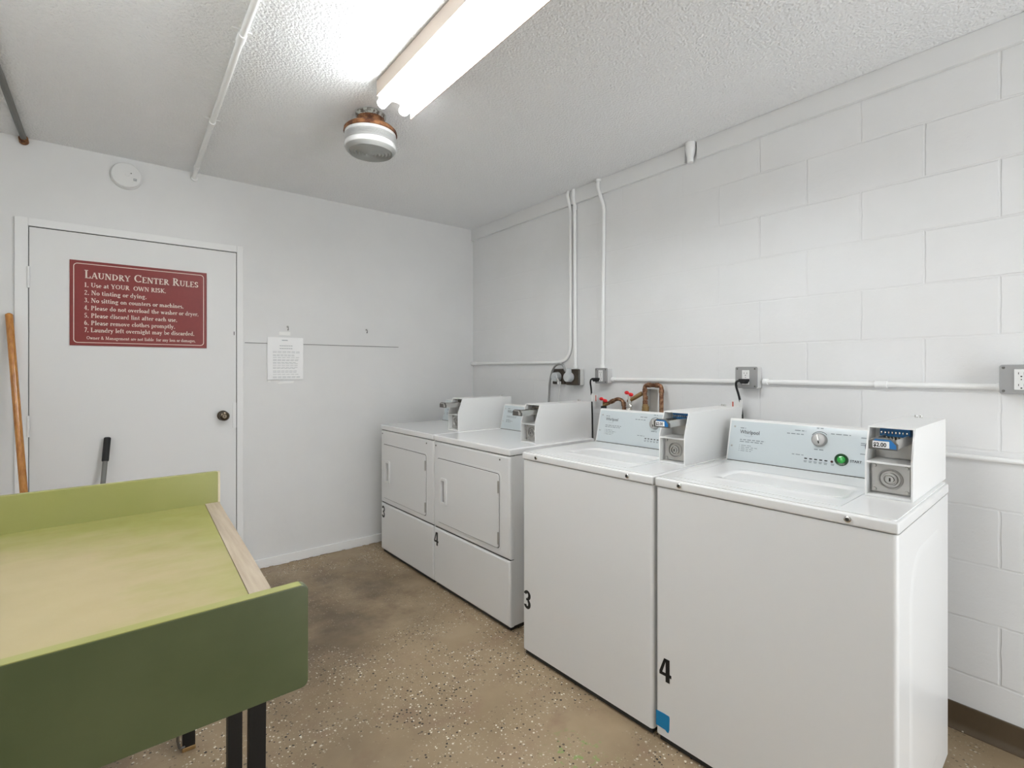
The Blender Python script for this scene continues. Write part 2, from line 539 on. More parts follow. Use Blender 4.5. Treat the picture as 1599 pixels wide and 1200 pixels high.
# ------------------------------------------------------------------ door on the back wall
dx0, dx1, dzt = -2.722, -1.7865, 2.012
mb = MB()
tx0, tx1, tz = -2.775, -1.748, 2.058
mb.box(tx0, dx0 - .003, -.018, 0, 0, tz, .003)
mb.box(dx1 + .003, tx1, -.018, 0, 0, tz, .003)
mb.box(dx0 - .003, dx1 + .003, -.018, 0, dzt + .004, tz, .003)
struct(mb.build('trim_3', 'trim_white'))
door = MB().box(dx0, dx1, -.012, -.0005, .012, dzt, .002).build('door_1', 'door_white')
struct(door)
MB().box(dx0 - .003, dx0, -.004, -.0005, .01, dzt + .004).box(dx1, dx1 + .003, -.004, -.0005, .01, dzt + .004).box(dx0, dx1, -.004, -.0005, dzt, dzt + .004).build('door_gap', 'gap', door)
for z in (1.754, .994):
    mb = MB().box(dx0 - .009, dx0 + .003, -.021, -.012, z - .054, z + .054, .002)
    mb.cyl((dx0 - .002, -.023, z - .054), (dx0 - .002, -.023, z + .054), .005, n=12)
    mb.build('hinge', 'trim_white', door)
for z in (.30,):
    mb = MB().box(dx0 - .009, dx0 + .003, -.021, -.012, z - .054, z + .054, .002)
    mb.build('hinge', 'trim_white', door)
kx, kz = -1.860, 1.0
mb = MB().lathe([(0, 0), (.031, 0), (.031, -.004), (.026, -.010), (.012, -.014), (.012, -.032), (.020, -.038), (.028, -.048), (.029, -.058), (.024, -.068), (.014, -.072), (.012, -.070), (0, -.070)], (kx, -.012, kz), 'y')
k = mb.build('door_knob', 'bronze', door); k['label'] = 'dark bronze door knob'
MB().box(kx - .0015, kx + .0015, -.0835, -.081, kz - .007, kz + .007).build('keyway', 'gap', k)
MB().box(-1.806, -1.786, -.0155, -.0115, .921, 1.077, .001).build('latch_guard', 'trim_white', door)
MB().box(-1.8, -1.7965, -.0128, -.0115, 1.498, 1.520).build('latch_hole', 'gap', door)

# ------------------------------------------------------------------ hand-drawn serif lettering for the rules sign
TK, TN = .155, .075
def L(x0, y0, x1, y1, w=TK): return ('l', x0, y0, x1, y1, w)
def A(cx, cy, rx, ry, a0, a1, k=1.): return ('a', cx, cy, rx, ry, a0, a1, k)
def Sf(x, y, w=.34): return ('s', x, y, w)
def D(x, y): return ('d', x, y)
XH = .64
G = {
 'A': (.82, [L(.1, 0, .40, 1, TN), L(.40, 1, .70, 0), L(.2, .35, .60, .35, TN), Sf(.1, 0, .24), Sf(.70, 0, .28)]),
 'C': (.82, [A(.45, .5, .36, .46, 48, 312), L(.71, .68, .71, .96, TN), L(.71, .06, .71, .22, TN)]),
 'D': (.88, [L(.2, 0, .2, 1), A(.3, .5, .46, .46, -90, 90), L(.08, .96, .32, .96, TN), L(.08, .04, .32, .04, TN)]),
 'E': (.70, [L(.2, 0, .2, 1), L(.06, .96, .60, .96, TN), L(.2, .52, .5, .52, TN), L(.06, .04, .62, .04, TN), L(.59, .80, .59, .98, TN), L(.61, .02, .61, .24, TN)]),
 'I': (.40, [L(.2, 0, .2, 1), Sf(.2, 0), Sf(.2, 1)]),
 'K': (.82, [L(.2, 0, .2, 1), L(.28, .46, .62, .98, TN), L(.34, .55, .70, .02), Sf(.2, 0, .3), Sf(.2, 1, .3), Sf(.64, 1, .26), Sf(.70, 0, .26)]),
 'L': (.66, [L(.2, 0, .2, 1), L(.08, .04, .58, .04, TN), L(.57, .02, .57, .27, TN), Sf(.2, 1, .34)]),
 'M': (1.06, [L(.18, 0, .18, 1, TN), L(.2, 1, .53, .04), L(.53, .04, .84, 1, TN), L(.86, 0, .86, 1), Sf(.18, 0, .26), Sf(.15, 1, .2), Sf(.86, 0, .3), Sf(.88, 1, .22)]),
 'N': (.90, [L(.17, 0, .17, 1, TN), L(.2, 1, .72, .02), L(.73, 0, .73, 1, TN), Sf(.17, 0, .26), Sf(.13, 1, .2), Sf(.73, 1, .26)]),
 'O': (.90, [A(.45, .5, .37, .46, 0, 360)]),
 'P': (.72, [L(.2, 0, .2, 1), A(.3, .72, .30, .245, -90, 90), L(.08, .96, .32, .96, TN), L(.2, .47, .32, .47, TN), Sf(.2, 0, .34)]),
 'R': (.80, [L(.2, 0, .2, 1), A(.3, .74, .28, .225, -90, 90), L(.08, .96, .32, .96, TN), L(.2, .50, .32, .50, TN), L(.36, .5, .70, .02), Sf(.2, 0, .32), Sf(.72, 0, .2)]),
 'S': (.64, [A(.32, .735, .20, .23, 40, 262, 1.2), A(.32, .265, .21, .23, -140, 84, 1.2), L(.50, .72, .50, .95, TN), L(.12, .05, .12, .28, TN)]),
 'T': (.74, [L(.37, 0, .37, 1), L(.06, .96, .68, .96, TN), L(.07, .76, .07, .98, TN), L(.67, .76, .67, .98, TN), Sf(.37, 0, .34)]),
 'U': (.86, [L(.2, .34, .2, 1), A(.43, .34, .26, .31, 180, 360, .8), L(.69, .34, .69, 1, TN), Sf(.2, 1, .34), Sf(.69, 1, .26)]),
 'W': (1.16, [L(.1, 1, .36, .02), L(.36, .02, .58, .9, TN), L(.56, 1, .82, .02), L(.82, .02, 1.06, 1, TN), Sf(.1, 1, .26), Sf(.56, 1, .24), Sf(1.05, 1, .24)]),
 'Y': (.80, [L(.40, 0, .40, .45), L(.1, 1, .40, .44), L(.40, .44, .68, 1, TN), Sf(.40, 0, .34), Sf(.12, 1, .28), Sf(.67, 1, .26)]),
 'a': (.56, [L(.40, .06, .40, .46), A(.25, .46, .17, .15, 0, 150), A(.24, .19, .16, .17, 60, 330), L(.42, .04, .52, .04, TN)]),
 'b': (.62, [L(.14, .02, .14, 1), A(.32, .31, .22, .29, 0, 360), L(.04, .97, .16, .97, TN)]),
 'c': (.52, [A(.29, .31, .21, .29, 45, 315), D(.44, .48)]),
 'd': (.64, [L(.46, 0, .46, 1), A(.28, .31, .21, .29, 0, 360), L(.36, .97, .48, .97, TN), L(.46, .04, .58, .04, TN)]),
 'e': (.54, [A(.28, .31, .21, .29, 10, 310), L(.1, .36, .47, .36, TN)]),
 'f': (.40, [L(.16, 0, .16, .82), A(.29, .82, .13, .14, 60, 180), L(.03, .60, .34, .60, TN), Sf(.16, 0, .3)]),
 'g': (.58, [A(.26, .42, .18, .19, 0, 360), A(.27, -.10, .21, .13, 0, 360), L(.14, .23, .20, .04, TN), L(.38, .56, .54, .60, TN)]),
 'h': (.66, [L(.15, 0, .15, 1), A(.32, .40, .17, .2, 0, 150), L(.49, 0, .49, .42), L(.05, .97, .16, .97, TN), Sf(.15, 0, .28), Sf(.49, 0, .26)]),
 'i': (.34, [L(.17, 0, .17, .62), D(.16, .86), L(.06, .59, .18, .59, TN), Sf(.17, 0, .28)]),
 'l': (.34, [L(.17, 0, .17, 1), L(.06, .97, .18, .97, TN), Sf(.17, 0, .28)]),
 'm': (.98, [L(.15, 0, .15, .62), A(.31, .40, .16, .2, 0, 150), L(.47, 0, .47, .42), A(.64, .40, .17, .2, 0, 150), L(.81, 0, .81, .42), L(.05, .59, .16, .59, TN), Sf(.15, 0, .26), Sf(.47, 0, .22), Sf(.81, 0, .26)]),
 'n': (.66, [L(.15, 0, .15, .62), A(.32, .40, .17, .2, 0, 150), L(.49, 0, .49, .42), L(.05, .59, .16, .59, TN), Sf(.15, 0, .28), Sf(.49, 0, .26)]),
 'o': (.58, [A(.29, .31, .22, .29, 0, 360)]),
 'p': (.62, [L(.15, -.28, .15, .62), A(.33, .31, .21, .29, 0, 360), L(.05, .59, .16, .59, TN), Sf(.15, -.26, .3)]),
 'r': (.46, [L(.15, 0, .15, .62), A(.31, .42, .16, .18, 40, 150), D(.40, .53), L(.05, .59, .16, .59, TN), Sf(.15, 0, .28)]),
 's': (.44, [A(.22, .455, .13, .145, 30, 265, 1.2), A(.22, .17, .14, .15, -150, 85, 1.2)]),
 't': (.40, [L(.17, .16, .17, .82), A(.28, .16, .11, .13, 180, 320), L(.04, .60, .34, .60, TN)]),
 'u': (.66, [L(.14, .2, .14, .62), A(.31, .22, .17, .2, 180, 330), L(.48, 0, .48, .62), L(.04, .59, .15, .59, TN), L(.38, .59, .49, .59, TN), L(.48, .03, .60, .03, TN)]),
 'v': (.60, [L(.1, .62, .30, .02), L(.30, .02, .48, .62, TN), Sf(.1, .62, .22), Sf(.48, .62, .2)]),
 'w': (.84, [L(.1, .62, .27, .02), L(.27, .02, .41, .6, TN), L(.41, .62, .58, .02), L(.58, .02, .74, .62, TN), Sf(.1, .62, .2), Sf(.74, .62, .18)]),
 'y': (.60, [L(.1, .62, .30, .04), L(.48, .62, .20, -.26, TN), Sf(.1, .62, .22), Sf(.48, .62, .2), D(.15, -.22)]),
 '1': (.52, [L(.26, 0, .26, 1), L(.12, .86, .26, .98, TN), Sf(.26, 0, .36)]),
 '2': (.58, [A(.28, .74, .19, .22, -10, 160), L(.46, .68, .10, .06, TN), L(.08, .06, .50, .06, .13)]),
 '3': (.58, [A(.26, .76, .18, .20, -80, 150), A(.26, .29, .21, .27, -150, 85)]),
 '4': (.60, [L(.38, 0, .38, 1), L(.38, 1, .06, .30, TN), L(.05, .30, .54, .30, TN)]),
 '5': (.58, [L(.16, .95, .48, .95, .12), L(.16, .95, .13, .56, TN), A(.27, .31, .21, .29, -150, 120)]),
 '6': (.58, [A(.30, .31, .20, .29, 0, 360), A(.42, .40, .33, .56, 100, 185)]),
 '7': (.56, [L(.08, .94, .50, .94, .13), L(.48, .92, .22, 0, .12)]),
 '.': (.28, [D(.14, .06)]),
 '&': (.84, [A(.34, .76, .15, .2, 0, 360), A(.32, .26, .22, .25, 100, 340), L(.24, .64, .72, .02), L(.54, .10, .68, .48, TN)]),
 ' ': (.34, []),
}
def stroke_quads(st, bold=1.):
    out = []
    if st[0] == 'l':
        _, x0, y0, x1, y1, w = st
        w *= bold
        d = Vector((x1 - x0, y1 - y0)); n = Vector((-d.y, d.x)).normalized() * w / 2
        out.append([(x0 + n.x, y0 + n.y), (x0 - n.x, y0 - n.y), (x1 - n.x, y1 - n.y), (x1 + n.x, y1 + n.y)])
    elif st[0] == 'a':
        _, cx, cy, rx, ry, a0, a1, k = st
        n = max(4, int(abs(a1 - a0) / 24))
        P = []
        for i in range(n + 1):
            a = R(a0 + (a1 - a0) * i / n)
            w = (TN + (TK - TN) * abs(math.cos(a)) ** 1.3) * k * bold
            c, s = math.cos(a), math.sin(a)
            P.append(((cx + (rx + w / 2 - .03) * c, cy + (ry + w / 2 - .03) * s), (cx + (rx - w / 2 - .03) * c, cy + (ry - w / 2 - .03) * s)))
        for i in range(n):
            out.append([P[i][0], P[i][1], P[i + 1][1], P[i + 1][0]])
    elif st[0] == 's':
        _, x, y, w = st
        h = TN * bold
        y0 = y if y < .3 else y - h
        if y < 0: y0 = y - h / 2
        out.append([(x - w / 2, y0), (x + w / 2, y0), (x + w / 2, y0 + h), (x - w / 2, y0 + h)])
    else:
        _, x, y = st
        out.append([(x + .095 * bold * math.cos(2 * PI * k / 8), y + .095 * bold * math.sin(2 * PI * k / 8)) for k in range(8)])
    return out
def measure(s, small=None):
    w = 0
    for ch in s:
        if small and ch.islower(): w += G[ch.upper()][0] * small
        else: w += G[ch][0]
    return w
def letter(mb, s, x, z, size, y, width=None, small=None, bold=1.):
    """writes s from (x, z); width squeezes it to that total length; small: lower case drawn as small capitals"""
    sx = size if width is None else width / measure(s, small)
    for ch in s:
        g, k = (G[ch.upper()], small) if (small and ch.islower()) else (G[ch], 1.)
        for st in g[1]:
            for q in stroke_quads(st, bold * (1.12 if k != 1. else 1.)):
                mb.quad(*[(x + u * k * sx, y, z + w * k * size) for u, w in q])
        x += g[0] * k * sx

# rules sign on the door
sx0, sx1, sz0, sz1 = -2.567, -1.946, 1.412, 1.866
sign = MB().box(sx0, sx1, -.0175, -.0125, sz0, sz1, .0008).build('rules_sign', 'sign_red')
tag(sign, 'maroon board of numbered laundry rules in cream serif lettering on the white door', 'sign')
o1 = rrect(sx0 + .0145, sx1 - .0145, sz0 + .0145, sz1 - .0145, .018); i1 = rrect(sx0 + .018, sx1 - .018, sz0 + .018, sz1 - .018, .0145)
MB().ring(o1, i1, -.0181, -.0173).build('border_line', 'sign_white', sign)
mb = MB(); yy = -.0179
fx = lambda u: sx0 + (sx1 - sx0) * u
fz = lambda w_: sz0 + (sz1 - sz0) * w_
letter(mb, 'Laundry Center Rules', fx(.094), fz(.797), (sz1 - sz0) * .096, yy, width=(sx1 - sx0) * .838, small=.76, bold=1.05)
mb.build('heading', 'sign_white', sign)
mb = MB()
rows = [('1. Use at YOUR  OWN RISK.', .692, .582), ('2. No tinting or dying.', .601, .436), ('3. No sitting on counters or machines.', .511, .719),
        ('4. Please do not overload the washer or dryer.', .421, .840), ('5. Please discard lint after each use.', .331, .668),
        ('6. Please remove clothes promptly.', .244, .652), ('7. Laundry left overnight may be discarded.', .160, .806)]
for s, w_, wd in rows:
    letter(mb, s, fx(.093), fz(w_), (sz1 - sz0) * .054, yy, width=(sx1 - sx0) * wd, bold=1.12)
mb.build('rule_lines', 'sign_white', sign)
mb = MB()
letter(mb, 'Owner & Management are not liable  for any loss or damages.', fx(.109), fz(.074), (sz1 - sz0) * .040, yy, width=(sx1 - sx0) * .80)
mb.build('small_print', 'sign_white', sign)

# ------------------------------------------------------------------ washers and dryers
def text_bars(mb, x, z, w, h, y, slope=0.):
    """a line of print too small to read: word-length dashes"""
    cx = x
    while cx < x + w:
        ww = random.uniform(.008, .02)
        ww = min(ww, x + w - cx)
        mb.quad((cx, y(z), z), (cx + ww, y(z), z), (cx + ww, y(z + h), z + h), (cx, y(z + h), z + h))
        cx += ww + .004

def coin_box(root, x0, x1, y0, y1, z0, h, price_visible=True):
    """housing with an open front, coin slide above and a locked cash drawer below"""
    w = x1 - x0
    kink, back = z0 + .112, .034
    prof = [(y0, z0), (y1, z0), (y1, z0 + h), (y0 + back, z0 + h), (y0, kink)]
    mb = MB()
    t = .0045
    mb.prism(prof, x0, x0 + t, 'yz', 0); mb.prism(prof, x1 - t, x1, 'yz', 0)
    mb.box(x0 + t, x1 - t, y0 + back - .002, y1, z0 + h - t, z0 + h)
    mb.box(x0 + t, x1 - t, y0 + .095, y1, z0, z0 + h - t)          # body behind the open front
    mb.box(x0 + t, x1 - t, y0 + .040, y0 + .097, z0, z0 + .098)    # cash box carcase
    mb.box(x0 + t, x1 - t, y0 - .001, y0 + .097, z0 + .098, z0 + .104, .0015)   # shelf between the two openings
    mb.box(x0 + t, x1 - t, y0 + .001, y0 + .042, z0, z0 + .008, .0015)
    cb = mb.build('coin_box', 'enamel_coin', root)
    # locked cash drawer
    cx, cz = x0 + w * .5, z0 + .053
    mb = MB().box(x0 + .010, x1 - .010, y0 + .026, y0 + .041, z0 + .012, z0 + .096, .003)
    for ux, uz in ((x0 + .018, z0 + .020), (x1 - .018, z0 + .020), (x0 + .018, z0 + .089), (x1 - .018, z0 + .089)):
        mb.lathe([(0, y0 + .022), (.0045, y0 + .022), (.0055, y0 + .027)], (ux, 0, uz), 'y', 12)
    mb.lathe([(.030, .026), (.030, .022), (.0265, .019), (.0245, .022), (.0235, .025), (.019, .025), (.0175, .019), (.0145, .018), (.0135, .024), (.010, .024), (.0095, .018), (.008, .0175), (0, .0175)], (cx, y0, cz), 'y', 32)
    vd = mb.build('cash_drawer', 'cast', cb); vd['label'] = 'cast metal cash drawer with round lock'
    MB().box(cx - .002, cx + .002, y0 + .0165, y0 + .019, cz - .0055, cz + .0045).build('keyhole', 'gap', cb)
    # coin slide
    sx0_, sx1_ = x0 + .033, x0 + .094
    zs = z0 + .152
    yf = y0 - .083
    mb = MB()
    mb.box(sx0_ + .004, sx1_ - .002, yf + .006, y0 + .095, zs, zs + .010, .002)
    mb.box(sx1_ - .006, sx1_ - .001, yf + .008, y0 + .095, zs, zs + .026, .0015)     # side rail
    mb.box(sx0_, sx0_ + .005, yf + .008, y0 + .095, zs, zs + .026, .0015)
    sl = mb.build('coin_slide', 'steel', cb); sl['label'] = 'steel coin slide'
    # handle plate
    pl = [(sx0_ - .004, zs - .002), (sx1_ + .001, zs - .002), (sx1_ + .001, zs + .014), (sx1_ - .014, zs + .030), (sx0_ + .010, zs + .030), (sx0_ - .004, zs + .020)]
    MB().prism(pl, yf, yf + .010, 'xz', .0015).build('slide_handle', 'dark_steel', cb)
    MB().prism([(sx1_ - .016, zs + .002), (sx1_ - .002, zs + .002), (sx1_ - .002, zs + .012), (sx1_ - .014, zs + .026), (sx0_ + .012, zs + .027), (sx0_ + .008, zs + .022), (sx1_ - .018, zs + .022)], yf - .0008, yf + .002, 'xz').build('slide_face', 'blue' if price_visible else 'steel', cb)
    if price_visible:
        MB().prism(rrect(sx0_ + .006, sx1_ - .017, zs + .003, zs + .0215, .001, 2), yf - .0012, yf + .001, 'xz').build('price_card', 'paper', cb)
        text('price', '$2.00', .0155, (sx0_ + .0075, yf - .0016, zs + .0065), 'black', cb, xs=.86, off=.0004)
    # coin gauge above the slide: blue holder with a row of coins
    mb = MB().box(x0 + .022, x1 - .018, y0 + .062, y0 + .096, zs + .020, zs + .045, .002)
    bl = mb.build('coin_gauge', 'blue' if price_visible else 'dark_steel', cb)
    if price_visible: bl['label'] = 'blue coin gauge with a row of silver coins'
    mb = MB()
    for k in range(8):
        xx = x0 + .028 + k * (w - .052) / 7
        mb.lathe([(0, -.0016), (.0042, -.0016), (.0042, .0016), (0, .0016)], (xx, y0 + .060, zs + .032), 'x', 14)
        mb.box(xx - .0018, xx + .0018, y0 + .035, y0 + .063, zs + .012, zs + .022, .0006)
    mb.build('coins', 'coin', cb)
    MB().box(x0 + t + .002, x1 - t - .002, y0 + .088, y0 + .0945, z0 + .106, zs + .004).build('slide_backplate', 'cast', cb)
    # lock studs on top
    mb = MB()
    for dx_ in (-.0065, .0065):
        mb.cyl((x0 + .045 + dx_, y1 - .03, z0 + h), (x0 + .045 + dx_, y1 - .03, z0 + h + .010), .0048, n=14, bev=.001)
    mb.build('top_studs', 'chrome', cb)
    return cb

def digit(root, s, x, z, h, y, w):
    """bold condensed stick-on numeral, cap height h, width factor w"""
    t = .185
    mb = MB()
    if s == '4':
        polys = [[(.30, 0), (.30 + t, 0), (.30 + t, 1), (.30, 1)], [(.02, .24), (.30, .24), (.30, .38), (.02, .38)], [(.30 + t, .24), (.56, .24), (.56, .38), (.30 + t, .38)],
                 [(.02, .38), (.155, .38), (.345, 1.0), (.235, 1.0)], [(.235, 1.), (.30, .86), (.30, 1.)]]
    else:
        polys = []
        for cy, ry, a0, a1 in ((.735, .265, 165, -78), (.275, .275, 78, -165)):
            n, rx, cx = 12, .25, .26
            P = []
            for i in range(n + 1):
                a = R(a0 + (a1 - a0) * i / n)
                P.append(((cx + rx * math.cos(a), cy + ry * math.sin(a)), (cx + (rx - t) * math.cos(a), cy + (ry - t * .85) * math.sin(a))))
            polys += [[P[i][0], P[i][1], P[i + 1][1], P[i + 1][0]] for i in range(n)]
        polys.append([(.18, .45), (.33, .45), (.33, .58), (.18, .58)])
    for p in polys:
        mb.quad(*[(x + u * h * w, y, z + v_ * h) for u, v_ in p])
    o = mb.build('number_sticker', 'black', root)
    o['label'] = 'black stick-on numeral ' + {'3': 'three', '4': 'four'}[s]
    return o

def make_washer(x, y, th, num, label):
    W, Dp, zl, zt = .683, .640, .880, .914
    root = empty('washing_machine', (x, y, 0), R(th) - PI / 2, label, 'washing machine', 'coin washing machines')
    # cabinet: rounded front uprights
    mb = MB()
    mb.box(.002, W - .002, .004, Dp, .0265, zl - .002, .012, 4, sel=lambda cx, cy, cz, d: abs(d.z) > .9 and cy < .1)
    body = mb.build('cabinet', 'enamel', root)
    # pressed panel in the open side
    for sx in (W - .002,):
        s = 1 if sx > .3 else -1
        mb = MB()
        prof = rrect(.115, .585, .10, .80, .13, 10); inn = rrect(.140, .560, .125, .775, .110, 10)
        b = bmesh.new()
        o_ = [b.verts.new((sx - .0005 * s, u, v_)) for u, v_ in prof]; i_ = [b.verts.new((sx + .0045 * s, u, v_)) for u, v_ in inn]
        n = len(prof)
        for k in range(n):
            b.faces.new((o_[k], o_[(k + 1) % n], i_[(k + 1) % n], i_[k]))
        b.faces.new(i_)
        mb._merge(b)
        mb.build('side_panel', 'enamel', root, smooth=60)
    MB().box(.012, W - .012, .016, Dp - .02, .0025, .0265).build('under_shade', 'gap', root)  # dark block standing in for the shadow beneath the cabinet
    for fx_ in (.06, W - .06):
        for fy_ in (.06, Dp - .06):
            MB().cyl((fx_, fy_, 0), (fx_, fy_, .0265), .02, .014, 14).build('foot', 'rubber', root)
    # top with rounded rim and lid
    mb = MB()
    # the deck is a frame around the lid's scooped front
    mb.box(0, W, 0, Dp + .004, zl, zt - .0035, .006, 3)
    mb.box(.004, W - .004, .004, Dp, zt - .010, zt - .003, .003, 3)
    mb.build('top_deck', 'enamel', root)
    # deck surround slightly proud, leaving a thin seam round the lid
    lx0, lx1, ly0, ly1 = .047, .545, .046, .500
    mb = MB()
    e = .012
    def slab(a0, a1, b0, b1): mb.box(a0, a1, b0, b1, zt - .006, zt)
    outer = rrect(.007, W - .007, .007, Dp, [.012, .012, .004, .004], 5); inner = rrect(lx0 - .0025, lx1 + .0025, ly0 - .0025, ly1 + .0025, .012, 5)
    mb.ring(outer, inner, zt - .005, zt, 'xy')
    mb.build('deck_surround', 'enamel_top', root, smooth=20)
    # lid with a scooped grip along its front
    b = bmesh.new()
    nx, ny = 48, 40
    gx0, gx1, gy0, gy1 = lx0 + .085, lx1 - .02, ly0 + .10, ly0 + .265
    def hgt(u, v_):
        fxx = min(1, max(0, (u - gx0) / .05)) * min(1, max(0, (gx1 - u) / .03))
        fxx = fxx * fxx * (3 - 2 * fxx)
        a = min(1, max(0, (v_ - gy0) / .035)); bb = min(1, max(0, (gy1 - v_) / .03))
        a = a * a * (3 - 2 * a); bb = bb * bb * (3 - 2 * bb)
        return -.011 * fxx * a * bb * (1 - .35 * (v_ - gy0) / (gy1 - gy0)) + .004 * fxx * math.exp(-((v_ - gy1 - .012) / .012) ** 2) + .0025 * fxx * math.exp(-((v_ - gy0 + .012) / .012) ** 2)
    gv = [[b.verts.new((lx0 + (lx1 - lx0) * i / nx, ly0 + (ly1 - ly0) * j / ny, zt + .0006 + hgt(lx0 + (lx1 - lx0) * i / nx, ly0 + (ly1 - ly0) * j / ny))) for i in range(nx + 1)] for j in range(ny + 1)]
    for j in range(ny):
        for i in range(nx):
            b.faces.new((gv[j][i], gv[j][i + 1], gv[j + 1][i + 1], gv[j + 1][i]))
    rim = [e_ for e_ in b.edges if len(e_.link_faces) == 1]
    ex = bmesh.ops.extrude_edge_only(b, edges=rim)
    for v_ in [g_ for g_ in ex['geom'] if isinstance(g_, bmesh.types.BMVert)]:
        v_.co.z = zt - .0045
    mb = MB(); mb._merge(b)
    mb.build('lid', 'enamel_top', root, smooth=50)
    # console
    cy0, cz0, cy1, cz1 = .508, zt, .548, 1.076
    mb = MB()
    prof = [(cy0, cz0 - .003), (cy0, cz0), (cy1, cz1), (cy1 + .006, cz1 + .004), (cy1 + .012, cz1 + .005), (Dp - .005, cz1 - .002), (Dp, cz1 - .01), (Dp, cz0 - .003)]
    mb.prism(prof, .004, .562, 'yz')
    con = mb.build('console', 'plastic_white', root)
    sl = (cy1 - cy0) / (cz1 - cz0)
    FY = lambda z, d=.0012: cy0 + (z - cz0) * sl - d
    pz0, pz1 = cz0 + .002, cz1 - .004
    mb = MB()
    b = bmesh.new()
    vs = [b.verts.new((xx, FY(zz, dd), zz)) for dd in (.0016, -.001) for xx, zz in ((.010, pz0), (.560, pz0), (.560, pz1), (.010, pz1))]
    for q in ((0, 1, 2, 3), (4, 7, 6, 5), (0, 4, 5, 1), (1, 5, 6, 2), (2, 6, 7, 3), (3, 7, 4, 0)):
        b.faces.new([vs[k] for k in q])
    mb._merge(b)
    MB().box(.010, .556, cy0 - .0035, cy0 + .001, cz0 - .001, cz0 + .0028).build('console_seam', 'dark_steel', con)
    pan = mb.build('control_panel', 'panel_blue', con); pan['label'] = 'pale blue printed control panel'
    tilt = math.atan(sl)
    FT = lambda z: FY(z, .0023)
    def ptext(name, s, size, xx, zz, material, **kw):
        return text(name, s, size, (xx, FY(zz, .0024), zz), material, con, rot=(PI / 2 - tilt, 0, 0), **kw)
    # brand wordmark with the small line above and the swoosh under it
    ptext('brand_lettering', 'Whirlpool', .0215, .0505, 1.0235, 'dark_ink', off=.0002, xs=.86)
    mb = MB()
    text_bars(mb, .0505, 1.0435, .022, .0035, FT); mb.build('brand_tagline', 'grey_ink', con); mb = MB()
    for i in range(9):
        a, c = i / 9, (i + 1) / 9
        za, zc = 1.0125 + .004 * (2 * a - 1) ** 2, 1.0125 + .004 * (2 * c - 1) ** 2
        mb.quad((.068 + .035 * a, FT(za), za), (.068 + .035 * c, FT(zc), zc), (.068 + .035 * c, FT(zc + .0007), zc + .0007), (.068 + .035 * a, FT(za + .0007), za + .0007))
    mb.build('brand_swoosh', 'grey_ink', con); mb = MB()
    for zz, ww in ((.998, .098), (.9905, .092)):
        text_bars(mb, .053, zz, ww, .0032, FT)
    for zz, ww in ((.976, .040), (.969, .064), (.962, .050), (.955, .042)):
        text_bars(mb, .052, zz, .003, .0022, FT); text_bars(mb, .060, zz, ww, .0022, FT)
    mb.build('printed_instructions', 'grey_ink', con); mb = MB()
    # cycle names round the knob
    kx_, kz_ = .3405, 1.0265
    for dx_, dz_, ww in ((-.085, .026, .038), (-.112, .013, .058), (-.012, .040, .022), (.035, .024, .062)):
        text_bars(mb, kx_ + dx_, kz_ + dz_, ww, .0032, FT); mb.build('cycle_name', 'grey_ink', con); mb = MB()
    text_bars(mb, kx_ - .015, kz_ - .036, .030, .0034, FT)
    mb.build('dial_name', 'grey_ink', con); mb = MB()
    text_bars(mb, .252, .9655, .040, .0026, FT); mb.build('indicator_heading', 'grey_ink', con); mb = MB()
    for k in range(6):
        xx = .294 + .0165 * k + (.006 if k == 5 else 0)
        text_bars(mb, xx, .9465, .011, .0024, FT); text_bars(mb, xx + .001, .9425, .009, .0022, FT)
    mb.build('indicator_names', 'grey_ink', con); mb = MB()
    for dz_, ww in ((.024, .020), (.006, .012), (.0, .016), (-.030, .026)):
        text_bars(mb, .468, kz_ + dz_ - .005, ww, .0028, FT); mb.build('temperature_name', 'grey_ink', con); mb = MB()
    def arc(mb, cx_, cz_, r, a0, a1, w_):
        n_ = 14
        for i in range(n_):
            p = [R(a0 + (a1 - a0) * (i + j) / n_) for j in (0, 1)]
            pts = [(cx_ + rr * math.cos(a), cz_ + rr * math.sin(a)) for a, rr in ((p[0], r), (p[1], r), (p[1], r + w_), (p[0], r + w_))]
            mb.quad(*[(u, FT(v_), v_) for u, v_ in pts])
    mb = MB(); arc(mb, kx_, kz_, .0290, 42, 148, .0018); mb.build('dial_marks', 'dark_ink', con); mb = MB(); arc(mb, .509, kz_ - .006, .0265, 95, 205, .0018)
    mb.build('dial_marks', 'dark_ink', con)
    # knobs
    def knob(name, cx_, cz_, r, depth):
        mtx = Matrix.Translation((cx_, FY(cz_, .001), cz_)) @ Matrix.Rotation(-tilt, 4, 'X')
        mb = MB().lathe([(0, -depth), (r * .80, -depth), (r * .93, -depth + .002), (r, -depth + .006), (r * 1.04, -.003), (r * 1.06, 0), (0, 0)], (0, 0, 0), 'y', 32)
        mb.bm.transform(mtx)
        k_ = mb.build(name, 'knob_grey', con); k_['label'] = 'silver grey dial'
        mb = MB().box(-.0028, .0028, -depth - .004, -depth + .001, -r * .72, r * .72, .001)
        mb.bm.transform(mtx @ Matrix.Rotation(R(-14), 4, 'Y'))
        g_ = mb.build('dial_grip', 'steel', con)
        mb = MB().box(-.002, .002, -depth - .0046, -depth - .0038, -r * .66, -r * .2)
        mb.bm.transform(mtx @ Matrix.Rotation(R(-14), 4, 'Y'))
        mb.build('dial_pointer', 'gap', con)
    knob('cycle_dial', kx_, kz_, .0240, .016)
    knob('temperature_dial', .509, kz_ - .006, .0215, .016)
    # indicator slots, lamp, start button
    for k in range(5):
        xx = .2955 + .0165 * k
        mb = MB().quad(*[(u, FY(v_, .0025), v_) for u, v_ in rrect(xx, xx + .0098, .9545, .9585, .001, 2)])
        mb.build('indicator_slot', 'black', con)
